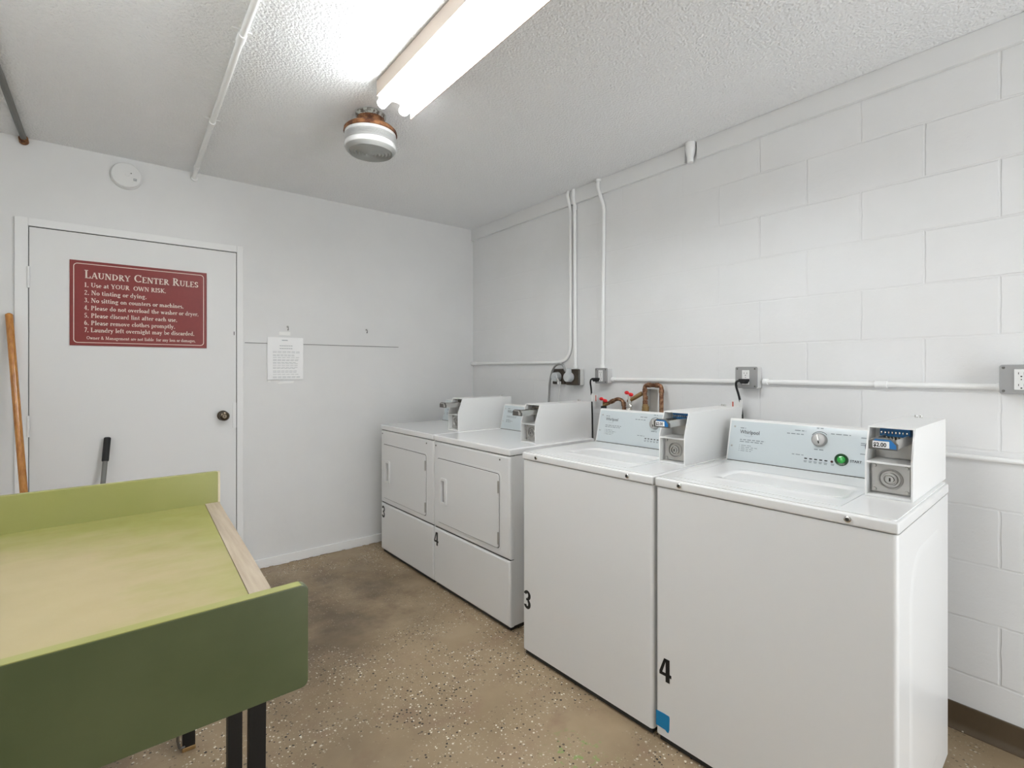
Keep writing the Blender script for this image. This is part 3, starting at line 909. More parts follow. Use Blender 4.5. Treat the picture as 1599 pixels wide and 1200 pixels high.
    mb = MB().sphere((.3850, FY(.9555, .0015), .9555), .0046, 14, (1, .5, 1)); mb.build('indicator_lamp', 'red_led', con)
    bx, bz = .4140, .9660
    mtx = Matrix.Translation((bx, FY(bz, .001), bz)) @ Matrix.Rotation(-tilt, 4, 'X')
    mb = MB().lathe([(.0125, -.004), (.0205, -.006), (.0215, -.003), (.0215, 0), (0, 0)], (0, 0, 0), 'y', 28); mb.bm.transform(mtx)
    mb.build('button_rim', 'green_dark', con)
    mb = MB().lathe([(0, -.0075), (.008, -.007), (.0125, -.0052), (.0135, -.003)], (0, 0, 0), 'y', 24); mb.bm.transform(mtx)
    b_ = mb.build('start_button', 'green', con); b_['label'] = 'round green start button'
    ptext('start_lettering', 'START', .0118, .4400, .9615, 'dark_ink', off=.0003)
    for xx, zz in ((.0265, 1.049), (.0215, .972)):
        mb = MB().lathe([(0, -.0026), (.0035, -.002), (.0045, 0)], (0, 0, 0), 'y', 12); mb.bm.transform(Matrix.Translation((xx, FY(zz, .001), zz)))
        mb.build('panel_screw', 'cast', con)
    coin_box(root, .553, .665, .240, .715, zt, .203)
    for xx, zz in ((.094, .8975), (.576, .8965)):
        mb = MB().lathe([(0, -.006), (.004, -.006), (.006, -.0052), (.0085, -.004), (.0085, 0), (0, 0)], (xx, 0, zz), 'y', 18)
        lk = mb.build('deck_lock', 'chrome', root)
        MB().lathe([(0, -.0066), (.0048, -.0066), (.0048, -.0055)], (xx, 0, zz), 'y', 14).build('lock_core', 'gap', lk)
    return root

def make_dryer(x, y, th, num, label):
    W, Dp, zl, zt = .712, .62, .8605, .8945
    root = empty('tumble_dryer', (x, y, 0), R(th) - PI / 2, label, 'dryer', 'coin tumble dryers')
    mb = MB().box(.003, W - .003, .032, Dp, .022, zl - .002, .003)
    mb.build('cabinet', 'enamel', root)
    # wrap-round front panels, upper and lower, with rounded uprights
    vs = lambda cx, cy, cz, d: cy < .01 or (abs(d.z) > .9 and cy < .01)
    seam = .3505
    MB().box(.001, W - .001, .002, .031, seam + .002, zl - .0025, .013, 4, sel=vs).build('front_panel', 'enamel', root)
    MB().box(.001, W - .001, .002, .031, .022, seam - .0035, .013, 4, sel=vs).build('lower_panel', 'enamel', root)
    MB().box(.012, W - .012, .018, Dp - .02, .0025, .022).build('under_shade', 'gap', root)  # dark filler that paints the shade below the dryer
    MB().box(.006, W - .006, .012, .04, seam - .006, seam + .006).build('seam_shadow', 'gap', root); MB().box(.006, W - .006, .010, .04, zl - .006, zl + .004).build('seam_shadow', 'gap', root)
    for fx_ in (.05, W - .05):
        for fy_ in (.07, Dp - .06):
            MB().cyl((fx_, fy_, 0), (fx_, fy_, .022), .02, .015, 14).build('foot', 'rubber', root)
    mb = MB().box(0, W, 0, Dp + .004, zl, zt, .007, 4)
    mb.build('top_deck', 'enamel_top', root)
    # door in its pressed recess
    a0, a1, b0, b1 = .042, .634, .388, .764
    mb = MB()
    mb.ring(rrect(a0 - .010, a1 + .010, b0 - .010, b1 + .010, .026), rrect(a0, a1, b0, b1, .018), .0005, .006)
    rimo = mb.build('door_surround', 'enamel', root)
    MB().prism(rrect(a0 - .001, a1 + .001, b0 - .001, b1 + .001, .018), .0012, .004, 'xz').build('door_shadow', 'gap', root)
    hx0, hx1, hz0, hz1 = .098, .150, .508, .648
    mb = MB()
    # door plate with a rectangular hole for the recessed grip
    d0, d1, y0_, y1_ = a0 + .0035, a1 - .0035, -.004, .003
    zz0, zz1 = b0 + .0035, b1 - .0035
    outer = rrect(d0, d1, zz0, zz1, .016, 6); inner = rrect(hx0, hx1, hz0, hz1, .006, 6)
    mb.ring(outer, inner, y0_, y1_)
    dr = mb.build('door', 'enamel', root)
    mod = dr.modifiers.new('edge', 'BEVEL'); mod.width = .0025; mod.segments = 2; mod.limit_method = 'ANGLE'
    mb = MB()
    mb.ring(rrect(hx0 - .006, hx1 + .006, hz0 - .007, hz1 + .007, .010, 6), rrect(hx0 + .006, hx1 - .006, hz0 + .007, hz1 - .007, .005, 6), y0_ - .009, y0_ + .003)
    mb.box(hx0, hx1, -.0005, .0008, hz0, hz1)
    mb.box(hx1 - .022, hx1 - .006, y0_ - .005, .0, hz0 + .007, hz1 - .007, .003)
    hd = mb.build('door_handle', 'plastic_white', dr)
    md = hd.modifiers.new('edge', 'BEVEL'); md.width = .002; md.segments = 2; md.limit_method = 'ANGLE'
    MB().box(hx0 + .006, hx1 - .022, -.0012, .0004, hz0 + .008, hz1 - .008).build('grip_shade', 'knob_grey', root)  # grey plate paints the shade inside the grip recess
    for zz in (.442, .698):
        MB().cyl((a1 - .004, -.0045, zz - .030), (a1 - .004, -.0045, zz + .030), .0055, n=12).box(a1 - .012, a1 - .004, -.0058, -.003, zz - .028, zz + .028, .001).build('hinge', 'cast', dr)
    for xx in (.026, .634):
        MB().lathe([(0, -.0030), (.0035, -.0026), (.005, 0), (.005, .003)], (xx, .002, .834), 'y', 12).build('panel_screw', 'dark_steel', root)
    # console
    cy0, cz0, cy1, cz1 = .505, zt, .541, 1.050
    prof = [(cy0, cz0 - .002), (cy0, cz0), (cy1, cz1), (cy1 + .008, cz1 + .004), (Dp - .005, cz1), (Dp, cz1 - .01), (Dp, cz0 - .002)]
    con = MB().prism(prof, .004, .568, 'yz').build('console', 'plastic_white', root)
    sl = (cy1 - cy0) / (cz1 - cz0)
    FY = lambda z, d=.0012: cy0 + (z - cz0) * sl - d
    b = bmesh.new()
    vs_ = [b.verts.new((xx, FY(zz, dd), zz)) for dd in (.0016, -.001) for xx, zz in ((.010, cz0 + .002), (.566, cz0 + .002), (.566, cz1 - .004), (.010, cz1 - .004))]
    for q in ((0, 1, 2, 3), (4, 7, 6, 5), (0, 4, 5, 1), (1, 5, 6, 2), (2, 6, 7, 3), (3, 7, 4, 0)):
        b.faces.new([vs_[k] for k in q])
    mb = MB(); mb._merge(b)
    MB().box(.010, .556, cy0 - .0035, cy0 + .001, cz0 - .001, cz0 + .0028).build('console_seam', 'dark_steel', con)
    pan = mb.build('control_panel', 'panel_blue', con); pan['label'] = 'pale blue printed control panel'
    tilt = math.atan(sl)
    FT = lambda z: FY(z, .0023)
    text('brand_lettering', 'Whirlpool', .028, (.052, FY(1.0, .0024), 1.0), 'dark_ink', con, rot=(PI / 2 - tilt, 0, 0), xs=.86)
    mb = MB()
    text_bars(mb, .052, 1.025, .026, .0035, FT)
    mb.build('brand_tagline', 'grey_ink', con); mb = MB()
    for zz, ww in ((.978, .098), (.971, .092), (.955, .040), (.948, .064), (.941, .05)):
        text_bars(mb, .052, zz, ww, .003, FT)
    mb.build('printed_instructions', 'grey_ink', con)
    for xx, zz in ((.0265, 1.026), (.0215, .945)):
        mb = MB().lathe([(0, -.0026), (.0035, -.002), (.0045, 0)], (0, 0, 0), 'y', 12); mb.bm.transform(Matrix.Translation((xx, FY(zz, .001), zz)))
        mb.build('panel_screw', 'cast', con)
    coin_box(root, .560, .674, .205, .640, zt, .205, price_visible=False)
    return root

w3 = make_washer(-.9326, -1.7865, 2.38, '3', 'white coin washing machine numbered 3, standing between dryer 4 and washer 4')
digit(w3, '3', .0085, .2115, .083, .0032, 1.08)
w4p = Vector((-.9326, -1.7865, 0)) + Vector((math.sin(R(2.38)), -math.cos(R(2.38)), 0)) * .691
w4 = make_washer(w4p.x, w4p.y, 2.38, '4', 'white coin washing machine numbered 4, nearest, with blue tape low on its front')
digit(w4, '4', .0145, .2175, .079, .0032, 1.08)
mb = MB()
tp = [(.0035, .1045), (.030, .1065), (.054, .1060), (.0555, .098), (.0545, .060), (.051, .0485), (.046, .0490), (.040, .0535), (.0035, .0545)]
mb.prism(tp, .0022, .0038, 'xz')
o = mb.build('tape_strip', 'tape_blue', w4); o['label'] = 'torn strip of blue masking tape'
d3 = make_dryer(-.9099, -.1867, 1.52, '3', 'white coin dryer numbered 3, standing in the corner by the back wall')
digit(d3, '3', .016, .2455, .083, .0014, 1.12)
d4p = Vector((-.9099, -.1867, 0)) + Vector((math.sin(R(1.52)), -math.cos(R(1.52)), 0)) * .7185
d4 = make_dryer(d4p.x, d4p.y, 1.52, '4', 'white coin dryer numbered 4, standing between dryer 3 and the washers')
digit(d4, '4', .004, .2425, .079, .0014, 1.12)

# ------------------------------------------------------------------ folding table
TA, TC = Vector((-2.0960, -2.5984)), Vector((-2.0660, -1.3461))
dirL = Vector((math.cos(R(1.75)), math.sin(R(1.75))))     # along the long sides, towards the free end
LEN = 1.15
tab = empty('folding_table', (-2.66, -1.98, 0), 0, 'olive green laminate tray-top folding table on black steel legs', 'table')
tinv = Matrix.Translation((2.66, 1.98, 0))
zs = .783
nside = Vector((-dirL.y, dirL.x))
def side_panel(P, sgn):
    """upright board with its free end at P, running back along -dirL; thickness towards sgn"""
    mtx = tinv @ Matrix.Translation((P.x, P.y, 0)) @ Matrix.Rotation(R(1.75), 4, 'Z')
    mb = MB()
    t0, t1 = (0, .022) if sgn > 0 else (-.022, 0)
    mb.prism(rrect(-LEN, 0, .716, .9, [.004, .012, .012, .004], 5), t0, t1, 'xz')
    b = mb.bm
    bmesh.ops.bevel(b, geom=[e for e in b.edges if e.calc_face_angle(0) > 1.2], offset=.003, segments=2, profile=.5, affect='EDGES')
    b.transform(mtx)
    return mb
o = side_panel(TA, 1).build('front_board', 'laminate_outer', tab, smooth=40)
o = side_panel(TC, -1).build('back_board', 'laminate', tab, smooth=40)
mtx = tinv @ Matrix.Translation((TC.x, TC.y, 0)) @ Matrix.Rotation(R(1.75), 4, 'Z')
o = MB().box(-LEN + .012, -.012, .0008, .0212, .898, .9004, .0003).build('top_edge', 'laminate', tab)
o.data.transform(tinv @ Matrix.Translation((TA.x, TA.y, 0)) @ Matrix.Rotation(R(1.75), 4, 'Z')); o['label'] = 'yellow green top edge'
MB().box(-.005, .0020, -.0232, -.0005, .722, .8985).build('raw_edge', 'wood_edge', tab).data.transform(mtx)
# top surface between the boards
A0, C0 = TA + nside * .022, TC - nside * .022
def top_quad(u0, u1, z0, z1, material, name):
    b = MB()
    pts = [(A0 + dirL * u0), (A0 + dirL * u1), (C0 + dirL * u1), (C0 + dirL * u0)]
    b.prism([(p.x, p.y) for p in pts], z0, z1, 'xy')
    b.bm.transform(tinv)
    return b.build(name, material, tab)
top_quad(-LEN + .02, -.0475, zs - .03, zs, 'laminate_worn', 'table_top')
o = top_quad(-.0465, -.001, zs - .035, zs + .002, 'bare_wood', 'edge_strip'); o['label'] = 'bare wooden strip along the table end'
# legs: paired black steel bars at the near corner, single bars elsewhere
def leg(xa, xb, ya, yb, lean=(0, 0)):
    mb = MB()
    b = bmesh.new()
    for z, dx_, dy_ in ((0.012, 0, 0), (.75, lean[0], lean[1])):
        for (xx, yy_) in ((xa, ya), (xb, ya), (xb, yb), (xa, yb)):
            b.verts.new((xx + dx_, yy_ + dy_, z))
    b.verts.ensure_lookup_table()
    for q in ((3, 2, 1, 0), (4, 5, 6, 7), (0, 1, 5, 4), (1, 2, 6, 5), (2, 3, 7, 6), (3, 0, 4, 7)):
        b.faces.new([b.verts[k] for k in q])
    mb._merge(b, tinv)
    l = mb.build('leg', 'black_iron', tab)
    mb = MB().box(xa - .002, xb + .002, ya - .002, yb + .002, 0, .014, .003); mb.bm.transform(tinv)
    f = mb.build('foot_glide', 'brass', l)
    return l
leg(-2.204, -2.180, -2.462, -2.440, (.002, 0)); leg(-2.172, -2.143, -2.468, -2.446, (.006, 0))
leg(-2.196, -2.160, -1.536, -1.508)
leg(-3.12, -3.09, -2.47, -2.44); leg(-3.12, -3.09, -1.54, -1.51)
mb = MB().tube([(-2.198, -1.545, .10), (-2.212, -1.545, .06), (-2.205, -1.54, .02), (-2.19, -1.535, .018)], .004, 8, .01); mb.bm.transform(tinv)
mb.build('leg_latch', 'dark_steel', tab)
mb = MB().box(-3.12, -2.15, -2.46, -2.44, .70, .745).box(-3.12, -2.15, -1.54, -1.51, .70, .745); mb.bm.transform(tinv)
mb.build('leg_rail', 'black_iron', tab)

# ------------------------------------------------------------------ broom and pole behind the table
def stick(p0, p1, r0, r1, n=8):
    p0, p1 = Vector(p0), Vector(p1)
    pts = [p0.lerp(p1, k / n) for k in range(n + 1)]
    return pts, [r0 + (r1 - r0) * k / n for k in range(n + 1)]
bt, bb = Vector((-2.7925, -.026, 1.556)), Vector((-2.662, -.40, .10))
broom = empty('broom', (bb.x, bb.y, 0), 0, 'upright broom with an orange varnished wooden handle, left of the door', 'broom')
pts, rr = stick(bb, bt, .0145, .0150)
pts += [bt + (bt - bb).normalized() * d for d in (.004, .008)]; rr += [.0125, .007]
inv = Matrix.Translation((-bb.x, -bb.y, 0))
mb = MB().tube(pts, rr, 16); mb.bm.transform(inv); mb.build('handle', 'stick_wood', broom)
mb = MB().box(-.13, .13, -.03, .03, .09, .14, .012); mb.build('broom_head', 'stick_wood', broom)
mb = MB().box(-.125, .125, -.026, .026, 0, .092, .006); mb.build('bristles', 'straw', broom)
pt, pb = Vector((-2.4115, -.036, .914)), Vector((-2.478, -.30, .03))
mop = empty('mop', (pb.x, pb.y, 0), 0, 'short grey metal pole with a black grip leaning on the white door', 'pole')
inv = Matrix.Translation((-pb.x, -pb.y, 0))
q = pt.lerp(pb, .14)
mb = MB().tube(*[[pb, q], .0115][0:1], .0115, 14) if False else MB().tube([pb, q], .0115, 14)
mb.bm.transform(inv); mb.build('handle', 'conduit_grey', mop)
d = (pt - q).normalized()
mb = MB().tube([q, q + d * .004, pt - d * .004, pt], [.0135, .0155, .0155, .0125], 16); mb.bm.transform(inv)
mb.build('grip', 'rubber', mop)
mb = MB().box(-.12, .12, -.045, .045, 0, .035, .01); mb.build('mop_head', 'cord_white', mop)

# ------------------------------------------------------------------ things on the back wall
# smoke detector
sd = empty('smoke_detector', (-2.330, 0, 2.363), 0, 'round white smoke detector on the wall above the door', 'smoke detector')
MB().lathe([(0, -.001), (.072, -.001), (.072, -.012), (.066, -.013)], (0, 0, 0), 'y', 40).build('base_ring', 'plastic_white', sd)
mb = MB().lathe([(.066, -.012), (.069, -.016), (.068, -.030), (.064, -.034), (.052, -.036), (.050, -.0352), (.048, -.036), (0, -.038)], (0, 0, 0), 'y', 40)
mb.build('cover', 'plastic_white', sd)
MB().lathe([(0, -.0400), (.009, -.0398), (.011, -.036)], (.004, 0, .002), 'y', 20).build('test_button', 'plastic_white', sd)
MB().box(.018, .024, -.0385, -.036, .010, .014).build('status_lamp', 'gap', sd)
mb = MB()
for k in range(3): mb.box(.030, .046, -.0372, -.035, -.026 + k * .005, -.0235 + k * .005)
mb.build('sounder_slots', 'grey_ink', sd)
# thin wire-like ledge
o = MB().box(-1.737, -.687, -.004, -.0002, 1.4515, 1.4550).build('wall_ledge', 'conduit_grey')
tag(o, 'thin dark strip running along the back wall behind the paper notice', 'trim strip')
# hooks
def hook(x, z, label):
    h = empty('wall_hook', (x, 0, z), 0, label, 'hook', 'wall hooks')
    MB().lathe([(0, 0), (.007, 0), (.007, -.003), (0, -.0045)], (0, -.0002, .012), 'y', 14).build('hook_plate', 'cast', h)
    MB().tube([(0, -.002, .012), (0, -.018, .008), (0, -.022, -.006), (0, -.014, -.014), (0, -.010, -.006)], .0022, 8, .006).build('hook_wire', 'dark_steel', h)
hook(-1.482, 1.556, 'small metal hook on the back wall directly above the paper notice')
hook(-.940, 1.562, 'small metal hook on the back wall, the one nearer the corner')
# taped paper notice
px0, px1, pz0, pz1 = -1.607, -1.384, 1.2175, 1.4955
ntc = empty('paper_sign', (px0, 0, pz0), 0, 'crumpled white printed sheet taped to the back wall beside the door', 'notice')
b = bmesh.new(); nx, nz = 14, 18
random.seed(11)
def pyy(u, v): return -.0065 - .0022 * math.sin(u * 9 + v * 5) * math.sin(v * 11) - .002 * abs(math.sin(v * PI * 3.1 + .4))
gv = [[b.verts.new(((px1 - px0) * i / nx, pyy(i / nx, j / nz), (pz1 - pz0) * j / nz)) for i in range(nx + 1)] for j in range(nz + 1)]
for j in range(nz):
    for i in range(nx):
        b.faces.new((gv[j][i], gv[j][i + 1], gv[j + 1][i + 1], gv[j + 1][i]))
mb = MB(); mb._merge(b)
sheet = mb.build('sheet', 'paper', ntc, smooth=60)
sheet.modifiers.new('thick', 'SOLIDIFY').thickness = .0004
mb = MB()
wP, hP = px1 - px0, pz1 - pz0
def pbar(u0, u1, v, hh):
    n = 6
    for k in range(n):
        a, c = u0 + (u1 - u0) * k / n, u0 + (u1 - u0) * (k + .82) / n
        mb.quad(*[(wP * uu, pyy(uu, vv) - .0008, hP * vv) for uu, vv in ((a, v), (c, v), (c, v + hh), (a, v + hh))])
pbar(.40, .56, .925, .016)
for v_ in (.795, .73): pbar(.33, .70, v_, .010)
random.seed(2)
for v_ in (.66, .635, .58, .56, .52, .47, .445, .40, .375, .33, .285, .26, .20, .17, .12, .06, .04): pbar(.15, random.uniform(.75, .93), v_, .005)
mb.build('printed_lines', 'grey_ink', ntc)
MB().box(.073, .142, -.0042, -.0006, .292, .316).build('tape_strip', 'paper_tape', ntc)
MB().prism([(.062, -.030), (.160, -.024), (.166, -.010), (.105, -.012), (.066, -.016)], -.004, -.0006, 'xz').build('tape_strip', 'paper_tape', ntc)
MB().prism([(.002, -.014), (.02, -.016), (.018, -.004), (.002, -.006)], -.004, -.0006, 'xz').build('tape_strip', 'paper_tape', ntc)

# ------------------------------------------------------------------ conduits on the ceiling
rc = .0115
def conduit(name, pts, r, material, label, smooth=.06, fittings=(), group='painted conduits'):
    """fittings: (point, direction, length, radius) collars; each a part"""
    o = empty(name, pts[-1], 0, label, 'conduit', group)
    inv = Matrix.Translation(-Vector(pts[-1]))
    mb = MB().tube(pts, r, 14, smooth); mb.bm.transform(inv); mb.build('pipe', material, o)
    for f in fittings:
        p, d, l, rr_ = Vector(f[0]), Vector(f[1]).normalized(), f[2], f[3]
        mb = MB().cyl(p - d * l / 2, p + d * l / 2, rr_, n=16, bev=.001)
        mb.bm.transform(inv); mb.build(f[4] if len(f) > 4 else 'coupling', f[5] if len(f) > 5 else material, o)
    return o
zc = H - rc - .001
c1 = conduit('ceiling_conduit', [(-2.018, YF, zc), (-2.024, -1.5, zc), (-2.016, -.75, zc), (-2.009, -.10, zc), (-2.008, -.03, zc - .022), (-2.008, -.001, zc - .026)], rc, 'conduit',
        'white painted conduit crossing the ceiling towards the wall above the door', .04,
        [((-2.0243, -1.56, zc), (0, 1, 0), .05, .0145), ((-2.0165, -.80, zc), (0, 1, 0), .02, .014), ((-2.0095, -.14, zc), (0, 1, 0), .03, .0145), ((-2.008, -.012, zc - .025), (0, 1, 0), .016, .017)])
mb = MB().box(-2.06, -1.995, -1.5885, -1.570, H - .004, H, .001).box(-2.05, -1.985, -.812, -.797, H - .004, H, .001)
mb.bm.transform(Matrix.Translation(-Vector(c1.location))); mb.build('strap', 'conduit', c1)
conduit('ceiling_conduit', [(-2.728, YF, zc), (-2.733, -.70, zc), (-2.741, -.03, zc), (-2.741, -.001, zc - .012)], .0125, 'conduit_grey',
        'unpainted dark grey conduit crossing the ceiling at the far left', .03, [((-2.741, -.020, zc - .008), (0, 1, -.3), .03, .019, 'connector', 'rust')])

# ------------------------------------------------------------------ light fixtures
def fluorescent(x0, x1, y0, y1, label, flange):
    z0 = 2.402
    lamp = empty('fluorescent_fixture', ((x0 + x1) / 2, (y0 + y1) / 2, H), 0, label, 'ceiling light')
    inv = Matrix.Translation(-lamp.location)
    mb = MB().box(x0, x1, y0, y1, z0, H - .001, .003); mb.bm.transform(inv); mb.build('housing', 'fixture', lamp)
    if flange:
        mb = MB().box(x1 - .002, x1 + .003, y0, y1 - .030, 2.338, H - .001, .001); mb.bm.transform(inv); mb.build('added_shade_flange', 'fixture', lamp)  # hidden flange added to keep tube light off the ceiling and wall at right
    for tx in (x0 + .021, x1 - .022):
        mb = MB().tube([(tx, y0 + .02, 2.375), (tx, y1 - .012, 2.375)], .019, 20); mb.bm.transform(inv)
        t_ = mb.build('tube', 'tube', lamp)
        for ey, sgn in ((y0, 1), (y1, -1)):
            mb = MB().cyl((tx, ey + .006 * sgn, 2.375), (tx, ey - .001 * sgn, 2.375), .0205, n=20, bev=.002).box(tx - .014, tx + .014, min(ey, ey + .012 * sgn), max(ey, ey + .012 * sgn), 2.385, z0 + .002)
            mb.bm.transform(inv); mb.build('lamp_holder', 'plastic_white', lamp)
fluorescent(-1.537, -1.397, -2.830, -1.585, 'long two-tube fluorescent ceiling fixture beside the glass drum light, its tubes lit', True)
# unseen fill lamp added to brighten the room: one bare tube on a slim batten hung from two rods
lx_, ly0_, ly1_, lz_ = -3.15, -3.05, -1.80, 2.19
fill_lamp = empty('added_fill_tube_light', (lx_, (ly0_ + ly1_) / 2, H), 0, 'added fill light out of view, a single bare fluorescent tube on a slim batten', 'ceiling light')
inv = Matrix.Translation(-fill_lamp.location)
mb = MB().box(lx_ - .062, lx_ - .028, ly0_, ly1_, lz_ - .012, lz_ + .022, .003); mb.bm.transform(inv); mb.build('batten', 'fixture', fill_lamp)
for yy_ in (ly0_ + .2, ly1_ - .2):
    mb = MB().cyl((lx_ - .045, yy_, lz_ + .020), (lx_ - .045, yy_, H - .001), .004, n=10); mb.bm.transform(inv); mb.build('hanging_rod', 'steel', fill_lamp)
mb = MB().tube([(lx_, ly0_ + .02, lz_), (lx_, ly1_ - .02, lz_)], .019, 20); mb.bm.transform(inv); mb.build('tube', 'tube', fill_lamp)
for ey, sgn in ((ly0_, 1), (ly1_, -1)):
    mb = MB().cyl((lx_, ey + .018 * sgn, lz_), (lx_, ey - .001 * sgn, lz_), .0205, n=20, bev=.002).box(lx_ - .032, lx_, min(ey, ey + .012 * sgn), max(ey, ey + .012 * sgn), lz_ - .010, lz_ + .010)
    mb.bm.transform(inv); mb.build('lamp_holder', 'plastic_white', fill_lamp)
# old glass globe fixture
gx, gy = -1.450, -1.315
gl = empty('globe_light', (gx, gy, H), 0, 'unlit ribbed glass drum light on a rusty ceiling mount', 'ceiling light')
random.seed(5)
mb = MB().lathe([(0, -.001), (.064, -.001), (.069, -.006), (.067, -.018), (.062, -.024)], (0, 0, 0), 'z', 30)
for v_ in mb.bm.verts:
    if v_.co.z < -.003: v_.co *= 1 + random.uniform(-.03, .03)
mb.build('ceiling_box', 'crust', gl)
MB().lathe([(.061, -.018), (.061, -.050), (.064, -.056), (.085, -.062), (.108, -.070), (.118, -.080), (.120, -.094), (.116, -.096), (.0, -.094)], (0, 0, 0), 'z', 36).build('mount_pan', 'rust', gl)
MB().lathe([(.104, -.088), (.1145, -.094), (.116, -.108), (.114, -.111)], (0, 0, 0), 'z', 40).build('upper_band', 'glass_white', gl)
prof = [(.113, -.110)]
for k in range(5): prof += [(.1155, -.112 - k * .0066), (.1125, -.1155 - k * .0066)]
prof += [(.113, -.145)]
MB().lathe(prof, (0, 0, 0), 'z', 44).build('ribbed_shade', 'glass', gl)
MB().lathe([(.113, -.144), (.1165, -.149), (.1165, -.160), (.113, -.166)], (0, 0, 0), 'z', 40).build('lower_band', 'glass_white', gl)
prof = [(.113, -.166), (.109, -.172)]
r_ = .104
while r_ > .014:
    zz_ = -.176 - .013 * (1 - r_ / .104)
    prof += [(r_, zz_), (r_ - .005, zz_ - .006), (r_ - .011, zz_ + .0005)]
    r_ -= .0155
prof += [(0, -.192)]
MB().lathe(prof, (0, 0, 0), 'z', 44).build('lens', 'glass_lens', gl)
MB().sphere((0, 0, -.130), .028, 16, (1, 1, 1.2)).build('bulb', 'glass_white', gl)
MB().cyl((.112, .02, -.086), (.126, .022, -.086), .0035, n=10).build('thumb_screw', 'rubber', gl)

# ------------------------------------------------------------------ right wall: conduits, boxes, plumbing
xc = -.0135
conduit('wall_conduit', [(xc - .012, -1.168, H - .001), (xc - .024, -1.170, 2.44), (xc - .012, -1.176, 2.38), (xc, -1.178, 2.33), (xc, -1.176, 1.332), (xc, -.002, 1.332)], .0115, 'conduit',
        'white conduit dropping down the block wall and bending left to the corner', .13,
        [((xc, -.05, 1.332), (0, 1, 0), .022, .0150), ((xc, -.012, 1.332), (0, 1, 0), .020, .0155)])
conduit('wall_conduit', [(xc - .010, -1.213, H - .001), (xc - .014, -1.215, 2.40), (xc - .004, -1.217, 2.36), (xc, -1.221, 1.29)], .0115, 'conduit',
        'straight white conduit down to the brown outlet box nearest the washers', .03,
        [((xc - .004, -1.219, 2.345), (0, 0, 1), .03, .0145), ((xc, -1.221, 1.302), (0, 0, 1), .022, .0155)])
conduit('wall_conduit', [(xc - .014, -1.432, H - .001), (xc - .024, -1.434, 2.42), (xc - .016, -1.448, 2.36), (xc, -1.464, 2.29), (xc, -1.455, 1.29)], .0115, 'conduit',
        'white conduit with an offset bend near the ceiling, down to the small zinc box', .06,
        [((xc - .016, -1.432, H - .010), (0, 0, 1), .016, .018), ((xc, -1.455, 1.303), (0, 0, 1), .022, .0155)])
conduit('wall_conduit', [(xc, -1.530, 1.2235), (xc, -2.3225, 1.2265)], .0105, 'conduit', 'white horizontal conduit between the two zinc boxes above the washers', .02,
        [((xc, -1.5395, 1.2235), (0, 1, 0), .02, .0145), ((xc, -2.314, 1.2265), (0, 1, 0), .018, .0145)])
conduit('wall_conduit', [(xc, -2.432, 1.2265), (xc, -3.235, 1.2245)], .0105, 'conduit', 'white horizontal conduit ending at the zinc box near the right edge', .02,
        [((xc, -2.444, 1.2265), (0, 1, 0), .022, .0145), ((xc, -2.889, 1.2255), (0, 1, 0), .040, .0145), ((xc, -3.226, 1.2245), (0, 1, 0), .018, .0145)])
conduit('wall_conduit', [(-.0105, -2.50, .9775), (-.0105, YF, .9715)], .0085, 'conduit', 'thin white conduit low on the block wall behind the nearest washer', .02)
# stub pipe coming through the broken board
o = empty('drain_stub', (-.025, -2.064, 2.371), 0, 'short painted pipe fitting in the broken ceiling board', 'pipe')
MB().lathe([(0, .094), (.026, .094), (.0255, .06), (.021, .035), (.0165, .018), (.0155, -.008), (0, -.010)], (0, 0, 0), 'z', 24).build('fitting', 'conduit', o)

def socket_face(mb, ink, x, yc, z, up=1):
    """duplex face; returns nothing, adds plates"""
def outlet_box(ya, yb, za, zb, depth, label, plugged, group='zinc outlet boxes'):
    """square zinc box on the right wall, face towards -x"""
    yc, zc_ = (ya + yb) / 2, (za + zb) / 2
    o = empty('outlet_box', (0, yc, zc_), 0, label, 'outlet', group)
    hy, hz = (ya - yb) / 2, (za - zb) / 2
    hy, hz = abs(hy), abs(hz)
    MB().box(-depth + .006, -.0005, -hy + .001, hy - .001, -hz + .001, hz - .001, .006, 3).build('box', 'box_side', o)
    mb = MB().prism(rrect(-hy, hy, -hz, hz, .008), -depth, -depth + .008, 'yz', .002)
    cov = mb.build('cover', 'box_face', o); cov['label'] = 'grey zinc cover'
    mb = MB()
    for sy in (-1, 1):
        for sz in (-1, 1):
            mb.lathe([(0, -.0022), (.0032, -.0018), (.0042, 0), (.0042, .002)], (-depth, sy * (hy - .010), sz * (hz - .010)), 'x', 12)
    mb.build('cover_screws', 'dark_steel', cov)
    MB().prism(rrect(-.0168, .0168, -.034, .034, .002, 3), -depth - .003, -depth + .002, 'yz', .001).build('receptacle', 'plastic_white', cov)
    mb = MB()
    for sz in (-.019, .019):
        for dy_, hh in ((-.0065, .004), (.0065, .0034)):
            mb.box(-depth - .0036, -depth - .002, dy_ - .0008, dy_ + .0008, sz + .001 - hh, sz + .001 + hh)
        mb.cyl((-depth - .0036, 0, sz - .009), (-depth - .002, 0, sz - .009), .0023, n=10)
    mb.cyl((-depth - .0036, 0, 0), (-depth - .002, 0, 0), .0018, n=8)
    mb.build('slots', 'gap', cov)
    return o
outlet_box(-1.428, -1.523, 1.293, 1.198, .055, 'zinc outlet box directly above the red valves', True)
outlet_box(-2.320, -2.423, 1.297, 1.196, .055, 'zinc outlet box with a black plug, above the nearest washer', True)
outlet_box(-3.229, -3.334, 1.300, 1.203, .060, 'zinc outlet box with an empty receptacle at the right edge', False)
